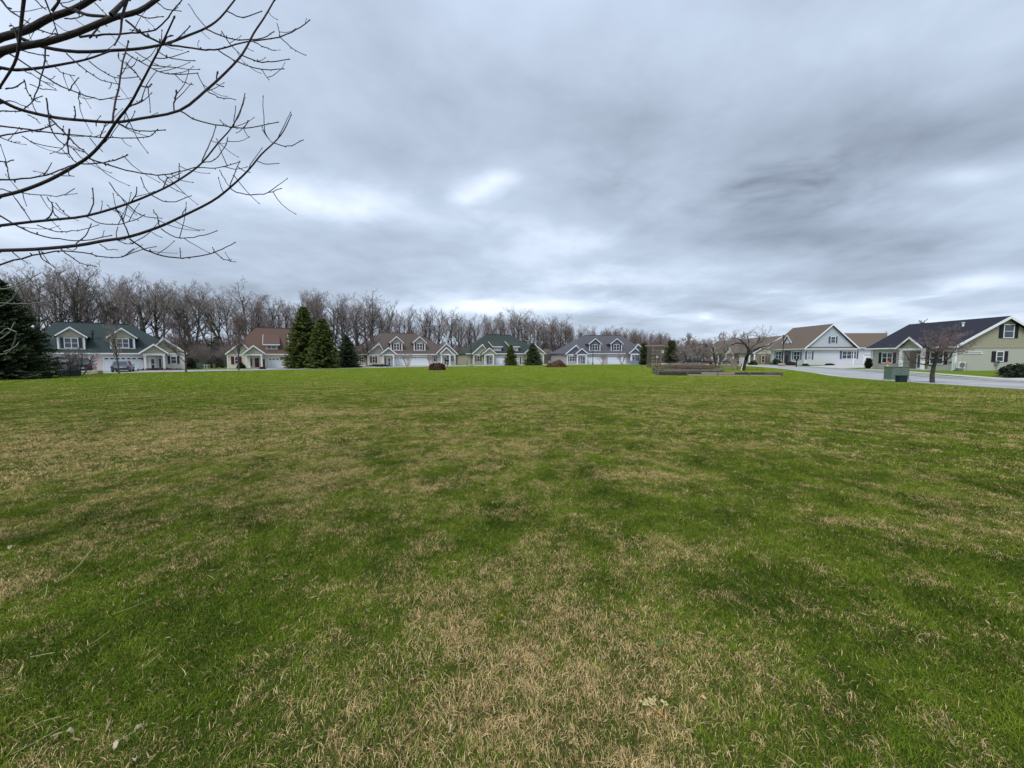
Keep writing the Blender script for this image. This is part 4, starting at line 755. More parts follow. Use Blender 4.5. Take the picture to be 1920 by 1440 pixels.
# leaning tree: trunk curves right to left
def leaning():
    p = G(1392, 694.5); t = thing('leaning_tree', 'dark leaning bare tree with bent trunk behind the raised beds', 'tree', p); Y = p.y; rs = np.random.RandomState(9)
    P = lambda u, v, dy=0: np.array(at(u, v, Y+dy)-p)
    paths = [([(1393, 695), (1394, 685), (1398, 674), (1402, 665), (1404, 655), (1397, 645), (1388, 637)], .32, .08), ([(1402, 665), (1412, 658), (1424, 652), (1440, 648), (1452, 640)], .2, .04), ([(1403, 660), (1410, 650), (1418, 645), (1424, 636), (1425, 628)], .16, .04), ([(1397, 645), (1382, 643), (1368, 648), (1355, 655)], .1, .02),
             ([(1388, 637), (1376, 633), (1364, 637)], .08, .02), ([(1404, 655), (1404, 640), (1400, 627)], .1, .03), ([(1402, 664), (1385, 662), (1372, 668), (1362, 676)], .08, .02), ([(1418, 645), (1430, 640), (1438, 628)], .07, .02), ([(1424, 652), (1440, 656), (1455, 655)], .06, .02)]
    big = []; tw = []
    for pts_, r0, r1 in paths:
        Q = [P(u, v, i*rs.uniform(-.5, .5)*.6) for i, (u, v) in enumerate(pts_)]
        for i in range(len(Q)-1):
            ra = r0+(r1-r0)*i/(len(Q)-1); rb = r0+(r1-r0)*(i+1)/(len(Q)-1); big.append([*Q[i], *Q[i+1], ra, rb])
            if r0 > .3 and i < 3: continue
            for k in range(4):
                f = rs.rand(); b0 = Q[i]*(1-f)+Q[i+1]*f; d = unit(rs.normal(0, 1, 3)+np.array([0, 0, .5])); L = rs.uniform(.7, 1.7); q = b0
                for j in range(3):
                    q2 = q+d*L/3; tw.append([*q, *q2, .028-.007*j, .021-.006*j]); 
                    for kk in range(4):
                        dd = unit(d+rs.normal(0, .7, 3)); l2 = rs.uniform(.25, .7); tw.append([*q2, *(q2+dd*l2), .012, .006]); dd2 = unit(dd+rs.normal(0, .6, 3)); tw.append([*(q2+dd*l2*.6), *(q2+dd*l2*.6+dd2*l2*.7), .009, .005])
                    q = q2; d = unit(d+rs.normal(0, .3, 3))
    v, f = tubes(np.array(big), 8); rawmesh('trunk', v, f, mat('bark_black', (.035, .032, .032), .9, .3, 4, .8, 30), t).data.shade_smooth(); v, f = tubes(np.array(tw), 3); rawmesh('crown', v, f, TWIG, t)
leaning()

# ------------------------------------------------------------------ street furniture and garden
def lamp(label, u, vb, vt):
    p = G(u, vb); h = at(u, vt, p.y).z; t = thing('street_lamp', label, 'street lamp', p, group='dark lamp posts along the street')
    MB().cyl((0, 0, 0), (0, 0, .35), .20, .15, 12).cyl((0, 0, .35), (0, 0, .6), .15, .09, 12).build('base', BLACKM, t); MB().cyl((0, 0, .6), (0, 0, h-.75), .085, .075, 10).build('pole', BLACKM, t)
    MB().cyl((0, 0, h-.75), (0, 0, h-.6), .09, .2, 10).cyl((0, 0, h-.15), (0, 0, h), .26, .07, 10).build('lamp_cap', BLACKM, t); MB().cyl((0, 0, h-.6), (0, 0, h-.15), .17, .23, 10).build('lamp_glass', mat('lamp_glass', (.10, .10, .10), .3), t)
lamp('dark lamp post in front of the left green roofed house', 178.5, 695.5, 618); lamp('dark lamp post left of the middle green roofed house', 883.5, 685, 637); lamp('dark lamp post in front of the slate house garage', 1111.5, 683.6, 640)
lamp('dark lamp post between the tan and the pale blue houses', 1467, 684.5, 628); lamp('far dark lamp post in front of the long brown roof', 1356.5, 682, 638)
def boulder(label, u, vb, w, h, seed):
    p = G(u, vb); bm = bmesh.new(); bmesh.ops.create_icosphere(bm, subdivisions=3, radius=1); rs = random.Random(seed)
    for v in bm.verts:
        c = v.co; c.x = math.copysign(abs(c.x)**.5, c.x)*w/2; c.y = math.copysign(abs(c.y)**.5, c.y)*w*.32; c.z = max(0, math.copysign(abs(c.z)**.45, c.z)*h/2+h/2); c += Vector((rs.uniform(-.03, .03), rs.uniform(-.03, .03), rs.uniform(-.03, .0)))*w
    me = bpy.data.meshes.new('boulder'); bm.to_mesh(me); bm.free(); me.materials.append(STONE); o = bpy.data.objects.new('boulder', me); COL.objects.link(o); o.location = p; tag(o, label, 'boulder', 'tan boulders at the lamp posts')
boulder('tan boulder at the foot of the leftmost lamp post', 181, 702, 1.05, .55, 1); boulder('pale boulder beside the middle lamp post', 884, 686.2, 1.0, .45, 2); boulder('tan boulder at the foot of the lamp by the pale blue house', 1465, 686.6, 1.2, .6, 3)
boulder('small stone block beside the slate house hedge', 1185, 684.4, .8, .3, 4)
# utility box
p = G(1687.5, 714.2); t = thing('utility_box', 'large green transformer box on the lawn edge beside the road', 'utility box', p); k = p.y/F
MB().box(-18.5*k, 18.5*k, -.08, .66, 0, .10).build('pad', CONC, t); MB().box(-17.5*k, 17.5*k, .02, .58, .10, 1.00).build('cabinet', UTIL, t, bevel=.02)
MB().box(-18*k, 18*k, -.02, .62, 1.0, 1.05).build('lid', UTIL, t, bevel=.01); MB().box(-16.5*k, -.4*k, .0, .018, .14, .97).build('door', UTIL, t); MB().box(.4*k, 16.5*k, .0, .018, .14, .97).build('door', UTIL, t); MB().box(-1.6*k, -.5*k, -.03, -.001, .6, .72).build('latch', METAL, t)
p2 = G(1693.5, 717); t = thing('pedestal_box', 'small dark green pedestal box in front of the transformer', 'utility box', p2); MB().box(-7.3*k, 7.3*k, 0, .3, 0, .44).build('cabinet', UTIL2, t, bevel=.015); MB().box(-7.8*k, 7.8*k, -.02, .32, .44, .48).build('lid', UTIL2, t, bevel=.01)
MB().box(8*k, 14*k, .05, .3, 0, .10).build('pad', CONC, t)
t = thing('marker_post', 'orange capped marker post behind the transformer box', 'marker', (G(1663, 708).x*1.12, G(1663, 708).y*1.12, 0)); MB().cyl((0, 0, 0), (0, 0, 1.1), .035, .035).build('post', WHITE, t); MB().cyl((0, 0, 1.06), (0, 0, 1.38), .09, .07).build('cap', ORANGE, t)
def smallbox(name, label, cat, u, vb, w, h, m, lid=None):
    p = G(u, vb); t = thing(name, label, cat, p); MB().box(-w/2, w/2, 0, w*.7, 0, h*.9).build('cabinet', m, t, bevel=.02); MB().box(-w/2-.03, w/2+.03, -.03, w*.7+.03, h*.9, h).build('lid', lid or m, t, bevel=.01); MB().box(-w/2+.06, w/2-.06, -.015, -.001, .08, h*.82).build('door', m, t)
smallbox('utility_box', 'green utility box standing in the gap right of the left house', 'utility box', 371.5, 692, .5*1.2, 1.1, UTIL); smallbox('utility_box', 'brown utility box right of the white garden table', 'utility box', 401, 691, .35, .9, mat('box_brown', srgb(104, 88, 66), .7)); smallbox('bin', 'dark green bin under the crabapple next to the big spruce', 'bin', 122, 706, 1.25, .65, UTIL2)
p = G(388, 691); t = thing('garden_table', 'small white garden table in the gap right of the left house', 'table', p); MB().box(-.5, .5, -.3, .3, .62, .68).build('tabletop', WHITE, t)
for x in (-.25, .2):
    for y in (-.25, .2): MB().box(x, x+.05, y, y+.05, 0, .62).build('leg', WHITE, t)
for i, u in enumerate((1029.6, 1033.5)):
    smallbox('pedestal_box', ('pale grey pedestal left of its twin' if i == 0 else 'pale grey pedestal right of its twin')+' behind the leaf pile', 'utility box', u, 682.5-.6*0, .5, 1.0-.2*i, mat('box_pale', srgb(150, 160, 156), .6))
# blue panel fence
p0 = G(1182.5, 683.8); p1 = G(1205, 683.4); t = thing('low_fence', 'light blue low panel fence at the right porch of the slate house', 'fence', p0, math.atan2(p1.y-p0.y, p1.x-p0.x)); L = (p1-p0).length
for k_ in range(3):
    MB().box(L*k_/3+.06, L*(k_+1)/3-.06, 0, .05, .08, .95).build('panel', BLUEF, t)
for k_ in range(4): MB().box(L*k_/3-.05, L*k_/3+.05, -.03, .08, 0, 1.02).build('post', BLUEF, t)
# street sign
p = G(1493, 688.5); t = thing('mailbox', 'mailbox on a post in front of the pale blue house', 'mailbox', p); MB().box(-.06, .06, -.06, .06, 0, 1.15).build('post', BLACKM, t); MB().box(-.14, .14, -.28, .28, 1.15, 1.4).build('box', BLACKM, t, bevel=.03); MB().box(-.3, .3, -.02, .02, 1.0, 1.06).build('arm', WHITE, t)
p = G(839, 687.5); t = thing('mailbox', 'dark mailbox left of the right porch of the brown roofed house', 'mailbox', p); MB().box(-.05, .05, -.05, .05, 0, 1.1).build('post', BLACKM, t); MB().box(-.5, .3, -.25, .25, 1.1, 1.45).build('box', BLACKM, t, bevel=.03)
p = G(876, 686.8); t = thing('mailbox', 'dark mailbox near the middle lamp post and boulder', 'mailbox', p); MB().box(-.05, .05, -.05, .05, 0, 1.1).build('post', BLACKM, t); MB().box(-.45, .3, -.25, .25, 1.1, 1.4).build('box', METAL, t, bevel=.03)

# raised beds: every timber a part
def timber(parent, a, b_, w, z0, z1, name='timber', m=None):
    a = Vector((a[0], a[1], 0)); b_ = Vector((b_[0], b_[1], 0)); d = (b_-a).normalized(); n = Vector((-d.y, d.x, 0))*w; j = rng.uniform(-.012, .012)
    MB().prism([a+Vector((0, 0, z0)), b_+Vector((0, 0, z0+j)), b_+n+Vector((0, 0, z0+j)), a+n+Vector((0, 0, z0))], (0, 0, z1-z0)).build(name, m or rng.choice((WOODG, WOODG, WOODD, WOODP)), parent, bevel=.012)
def bed(label, P, tiers, hh, w=.14, cuts=None, soil=True):
    """P: corners CCW starting front-left (world xy)"""
    O = Vector((*P[0], 0)); t = thing('raised_bed', label, 'raised bed', O); Q = [Vector((*p, 0))-O for p in P]
    for i in range(len(Q)):
        a, c = Q[i], Q[(i+1) % len(Q)]; L = (c-a).length; n = max(1, int(L/2.4)); d = (c-a)/L
        for k in range(tiers):
            st = [0]+[(j+(.5 if k % 2 else 0)+rng.uniform(-.05, .05))/n for j in range(1, n)]+[1]
            for j in range(len(st)-1):
                off = Vector((-d.y, d.x, 0))*rng.uniform(0, .02)
                timber(t, a+d*(L*st[j]+.006)+off, a+d*(L*st[j+1]-.006)+off, w, k*hh+.002, (k+1)*hh-.008)
        for j in range(n+1):
            q = a+d*(L*j/n); nn = Vector((d.y, -d.x, 0))*.07; MB().prism([q+nn-d*.05, q+nn+d*.05, q+d*.05-nn*.0, q-d*.05-nn*.0], (0, 0, tiers*hh+.02)).build('post', WOODG, t)
    if soil:
        bm = MB(); ins = [Q[i]+((sum(Q, Vector())/len(Q))-Q[i]).normalized()*w*1.1 for i in range(len(Q))]
        bm.prism([q+Vector((0, 0, .01)) for q in ins], (0, 0, tiers*hh-.1)).build('soil', SOIL, t)
    return t
a = G(1234, 704); c = G(1466, 706); d = (c-a).normalized(); n = Vector((-d.y, d.x, 0))
bed('long low raised bed of weathered grey timbers at the front', [a.to_2d(), c.to_2d(), (c+n*1.3).to_2d(), (a+n*1.3).to_2d()], 2, .17)
a = G(1232, 702)+Vector((0, .0, 0)); a = G(1234, 704)+n*1.75; c = G(1368, 704.7)+n*2.0
bed('higher weathered timber bed filled with brown soil behind the long bed', [a.to_2d(), c.to_2d(), (c+n*5).to_2d(), (a+n*5).to_2d()], 3, .185)
a = G(1204, 688.6); c = G(1262, 689); bed('far timber bed around the foot of the wooden arbor', [a.to_2d(), c.to_2d(), (c+n*2).to_2d(), (a+n*2).to_2d()], 1, .22)
a = G(1262, 691.5); c = G(1326, 691.5); bed('middle timber bed of dark soil behind the higher bed', [a.to_2d(), c.to_2d(), (c+n*5).to_2d(), (a+n*5).to_2d()], 2, .22)
# loose boards
for i, (u0, v0, u1, v1, lb) in enumerate(((1236, 690, 1276, 687, 'loose pale rail leaning across the timber beds at left'), (1260, 689, 1296, 686, 'pale loose board lying on the middle timber bed'), (1240, 687, 1262, 690, 'short pale stick on the far timber bed'))):
    a = G(u0, v0, .5); c = G(u1, v1, .45); o = MB().prism([a, c, c+Vector((0, .25, .0)), a+Vector((0, .25, 0))], (0, 0, .07)).build('loose_board', WOODP); tag(o, lb, 'board', 'loose boards on the beds')
# dead stalks in the beds
def stalks(label, u0, v0, u1, v1, h, n, m, z=.3):
    rs = np.random.RandomState(int(u0)); a = G(u0, v0); c = G(u1, v1); sg = []
    for i in range(n):
        f = rs.rand(); p = np.array(a)*(1-f)+np.array(c)*f; p[1] += rs.uniform(0, 4)*1.0; p[2] = z; q = p+np.array([rs.normal(0, .25), rs.normal(0, .2), rs.uniform(.3, 1)*h]); sg.append([*p, *q, .02, .008])
        for k in range(3): e = p+(q-p)*rs.uniform(.3, 1); sg.append([*e, *(e+rs.normal(0, .14, 3)), .012, .005])
    v, f = tubes(np.array(sg), 3); tag(rawmesh('dead_stalks', v, f, m), label, 'stalks', kind='stuff')
stalks('dry stalks standing in the higher timber bed', 1240, 698, 1360, 698, .35, 500, mat('stalk_brown', srgb(112, 96, 80), .9), .5); stalks('grey dry stalks in the middle timber bed', 1262, 690.5, 1330, 690.5, .55, 600, TWIGP, .35); stalks('bare rose canes beside the leaning tree', 1370, 692, 1392, 692, 1.2, 60, TWIGP, 0)
# arbor
p = G(1217, 689.3); t = thing('garden_arbor', 'tall weathered wooden arbor with trellis rungs and birdhouses', 'arbor', p); k = p.y/F; hA = at(1225, 647, p.y).z
for (x, y) in ((.2, 0), (1.95, 0), (.2, 1.2), (1.95, 1.2)): MB().box(x-.11, x+.11, y-.11, y+.11, 0, hA-.15).build('post', WOODG, t)
for y in (-.12, 1.2): MB().box(-.3, 2.6, y-.06, y+.06, hA-.22, hA-.06).build('beam', WOODP, t)
for j in range(7): x = -.2+j*.42; MB().box(x-.04, x+.04, -.4, 1.6, hA-.055, hA+.05).build('rafter', WOODP, t)
for z in (.55, 1.15, 1.75, 2.4, 3.0): MB().box(.3, 1.85, -.06, .0, z-.05, z+.05).build('rung', WOODP, t)
for x in (.62, 1.02, 1.42): MB().box(x-.05, x+.05, -.115, -.062, .3, hA-.3).build('slat', WOODG, t)
for z in (.6, 1.2, 1.8, 2.4, 3.0): MB().box(.3, 1.85, 1.2, 1.26, z-.06, z+.06).build('rung', WOODG, t)
def birdhouse(label, u, v, Y, s, lean=0):
    p = at(u, v, Y); t = thing('birdhouse', label, 'birdhouse', (p.x, p.y, 0)); z = p.z
    MB().prism([(-s/2, 0, z), (s/2, 0, z), (s/2, 0, z+s*.9), (0, 0, z+s*1.3), (-s/2, 0, z+s*.9)], (0, s*.8, 0)).build('box', mat('birdhouse_white', (.62, .58, .55), .7), t)
    MB().prism([(-s*.62, -.05, z+s*.82), (0, -.05, z+s*1.35), (s*.62, -.05, z+s*.82), (0, -.05, z+s*1.47)], (0, s*.95, 0)).build('roof', TAUPE2, t); MB().cyl((0, -.006, z+s*.55), (0, -.02, z+s*.55), s*.13, s*.13, 10).build('entrance_hole', BLACKM, t)
    MB().cyl((lean, s*.4, 0), (0, s*.4, z), .045, .045, 6).build('pole', WOODP, t)
birdhouse('white birdhouse on a leaning pole right of the arbor', 1242.5, 662, p.y+.2, .42, -.35); birdhouse('small white birdhouse on a pole inside the arbor', 1232.5, 671, p.y-.35, .28, -.05); birdhouse('small pale birdhouse at the top right of the arbor', 1239, 658.5, p.y+.6, .26, .1)
# garden chair and stool next to leaning tree
p = G(1381, 694.3); t = thing('garden_chair', 'grey weathered garden armchair standing left of the leaning tree', 'chair', p, R(15)); s = 1.25
MB().box(-.42*s, .42*s, -.3*s, .3*s, .42*s, .47*s).build('seat', WOODP, t)
for i in range(5): x = (-.36+.18*i)*s; MB().prism([(x-.065*s, .3*s, .47*s), (x+.065*s, .3*s, .47*s), (x+.065*s, .52*s, 1.25*s), (x-.065*s, .52*s, 1.25*s)], (0, .03, 0)).build('back_slat', WOODP, t)
for x in (-.46*s, .40*s):
    MB().box(x, x+.08*s, -.38*s, .38*s, .66*s, .70*s).build('armrest', WOODP, t)
    for y in (-.36*s, .28*s): MB().box(x, x+.07*s, y, y+.07*s, 0, .66*s).build('leg', WOODP, t)
o = MB().cyl((0, 0, 0), (.35, 0, 1.7), .07, .05, 8).build('stake', mat('stake_pale', (.6, .58, .52), .7), None); o.location = G(1389.5, 695); tag(o, 'pale slanted stake leaning against the bent tree trunk', 'stake')
# piles
def pile(label, name, u, vb, wpx, hpx, seed, m1, m2, box=False, cat='pile'):
    p = G(u, vb); k = p.y/F; w = wpx*k; h = hpx*k; rs = np.random.RandomState(seed); t = thing(name, label, cat, p); bm = bmesh.new(); bmesh.ops.create_icosphere(bm, subdivisions=4, radius=1)
    for v in bm.verts:
        c = v.co; pw = .62 if box else .9; x = math.copysign(abs(c.x)**pw, c.x)*w/2; y = math.copysign(abs(c.y)**pw, c.y)*w*.38; prof_ = 1.0 if box else (.62+.38*math.exp(-((c.x-.28)/.32)**2)); z = max(0, math.copysign(abs(c.z)**pw, c.z))*h*prof_; r_ = .07*w/2.5
        v.co = Vector((x+rs.normal(0, r_*.5), y+.9+rs.normal(0, r_*.5), max(0, z+rs.normal(0, r_*.6))))
    me = bpy.data.meshes.new('mound'); bm.to_mesh(me); verts = np.array([v.co[:] for v in bm.verts]); bm.free(); me.materials.append(m1); o = bpy.data.objects.new('mound', me); COL.objects.link(o); o.parent = t
    n = 1500; c = verts[rs.randint(0, len(verts), n)]+rs.normal(0, .04, (n, 3)); c[:, 2] = np.maximum(c[:, 2], .01); e = rs.normal(0, .09, (n, 3)); g = rs.normal(0, .05, (n, 3)); V = np.stack([c-e, c+g, c+e, c-g], 1).reshape(-1, 3); q = rawmesh('debris', V, np.arange(n*4).reshape(-1, 4), m2, t); q['kind'] = 'stuff'
pile('squarish dark brown soil pile with sticks on the lawn before the brown roofed house', 'soil_pile', 817.5, 694.6, 29, 12.5, 1, MULCH, mat('debris_brown', srgb(84, 54, 44), .9, .5, 5), True)
pile('mound of reddish fallen leaves on the lawn before the middle houses', 'leaf_pile', 1044, 688.6, 37, 14, 2, mat('leaf_heap', srgb(82, 58, 44), .95, .5, 4), mat('debris_leaf', srgb(134, 92, 66), .9, .5, 5, col2=srgb(64, 48, 40)))
sheet('mulch_bed', [(G(1880, 706).x-1, G(1880, 706).y), (G(1919, 712).x+6, G(1919, 712).y), (G(1919, 700).x+4, G(1919, 700).y-1), (G(1885, 701).x, G(1885, 701).y)], .008, MULCH)

# cars
def car(label, p, rz, body, L=4.7, Wd=1.88, Hh=1.68, kind='suv'):
    t = thing('parked_car', label, 'car', p, rz); w = Wd/2; bm_ = mat('paint_'+body[0], body[1], .28, .03, spec=.6); hb = Hh*.58
    # local: rear faces -Y, front +Y
    prof_ = [(-L/2, .42), (-L/2+.05, hb*.95), (-L/2+.25, hb), (L/2-1.15, hb), (L/2-.25, hb*.86), (L/2, hb*.62), (L/2, .38), (L/2-.5, .26), (-L/2+.4, .26)]
    MB().prism([(-w, y, z) for y, z in prof_], (2*w, 0, 0)).build('body', bm_, t, bevel=.06, smooth=False)
    yr, yf = (-L/2+.16, L/2-1.25) if kind == 'suv' else (-L/2+.75, L/2-1.35); tr, tf = (-L/2+.55, L/2-2.1) if kind == 'suv' else (-L/2+1.35, L/2-2.2); wi = w-.22
    MB().frus([(-w+.04, yr, hb-.02), (w-.04, yr, hb-.02), (w-.04, yf, hb-.02), (-w+.04, yf, hb-.02)], [(-wi, tr, Hh), (wi, tr, Hh), (wi, tf, Hh), (-wi, tf, Hh)]).build('cabin', bm_, t, bevel=.05)
    def lerp(a, c, f): return Vector(a).lerp(Vector(c), f)
    def pane(name, a, b1, c, d, n, i0=.08, i1=.92, j0=.12, j1=.86):
        P = lambda s, r: lerp(lerp(a, b1, s), lerp(d, c, s), r); MB().prism([P(i0, j0), P(i1, j0), P(i1, j1), P(i0, j1)], Vector(n)*.012).build(name, GLASS, t)
    pane('rear_window', (-w+.04, yr, hb), (w-.04, yr, hb), (wi, tr, Hh), (-wi, tr, Hh), (0, -1, .3)); pane('windscreen', (-w+.04, yf, hb), (w-.04, yf, hb), (wi, tf, Hh), (-wi, tf, Hh), (0, 1, .5))
    for s_ in (-1, 1):
        a_, b_, c_, d_ = (s_*(w-.04), yr, hb), (s_*(w-.04), yf, hb), (s_*wi, tf, Hh), (s_*wi, tr, Hh)
        for i0, i1 in ((.08, .3), (.33, .6), (.63, .86)): pane('side_window', a_, b_, c_, d_, (s_, 0, .2), i0, i1)
        for y in (-L/2+.85, L/2-.9):
            wh = MB().cyl((s_*(w-.20), y, .34), (s_*(w+.02), y, .34), .34, .34, 18).build('wheel', mat('tyre', (.02, .02, .02), .9), t); MB().cyl((s_*(w+.021), y, .34), (s_*(w+.035), y, .34), .21, .19, 12).build('rim', METAL, wh)
        MB().box(min(s_*(w-.3), s_*(w-.02)), max(s_*(w-.3), s_*(w-.02)), -L/2-.02, -L/2+.12, hb*.68, hb*.9).build('tail_light', mat('tail_red', (.25, .01, .01), .25), t)
        MB().box(min(s_*(w-.42), s_*(w-.06)), max(s_*(w-.42), s_*(w-.06)), L/2-.16, L/2+.01, hb*.62, hb*.76).build('headlight', mat('lamp_clear', (.6, .6, .6), .2), t)
        MB().box(min(s_*w, s_*(w+.2)), max(s_*w, s_*(w+.2)), yf-.35, yf-.2, hb+.02, hb+.16).build('mirror', bm_, t, bevel=.02)
    MB().box(-w+.1, w-.1, -L/2-.06, -L/2+.06, .36, .56).build('bumper', mat('bumper_dark', (.03, .03, .032), .6), t, bevel=.03); MB().box(-.26, .26, -L/2-.075, -L/2-.061, .58, .70).build('number_plate', mat('plate', (.5, .5, .52), .5), t)
    return t
def atY(u, vb): return G(u, vb)
cy = R(38)
p = G(226, 697.8); car('silver grey car parked before the right garage of the left house', p+Vector((-math.sin(cy)*2.2, math.cos(cy)*2.2, 0)), cy, ('silver', srgb(122, 132, 142)), kind='suv', L=4.6, Hh=1.55)
p = G(151, 699.2); car('black pickup-sized SUV behind the crabapple in front of the left garage', p+Vector((-math.sin(cy)*2.2, math.cos(cy)*2.2, 0)), cy+R(4), ('black', (.018, .02, .024)), Hh=1.75)
p = G(102, 700); car('dark low car half hidden by the big spruce', p+Vector((-math.sin(cy)*2.2, math.cos(cy)*2.2, 0)), cy+R(50), ('charcoal', (.03, .034, .036)), kind='sedan', Hh=1.4)
p = G(1330, 684); car('dark red car among twigs at the far end of the street', p+Vector((0, 2, 0)), R(80), ('maroon', (.07, .012, .016)), kind='sedan', Hh=1.4)
p = G(1302, 684); car('black car left of the dark red one at the far end', p+Vector((0, 2, 0)), R(85), ('black', (.018, .02, .024)))
p = G(1372, 683.8); car('second dark red car near the leaning tree at the far end', p+Vector((0, 2, 0)), R(80), ('maroon', (.07, .012, .016)), kind='sedan', Hh=1.4)
p = G(1455, 682.6); car('white car parked behind the round shrub at the pale blue house', p+Vector((0, 1.5, 0)), R(12), ('white', (.7, .72, .74)), kind='sedan', Hh=1.5)

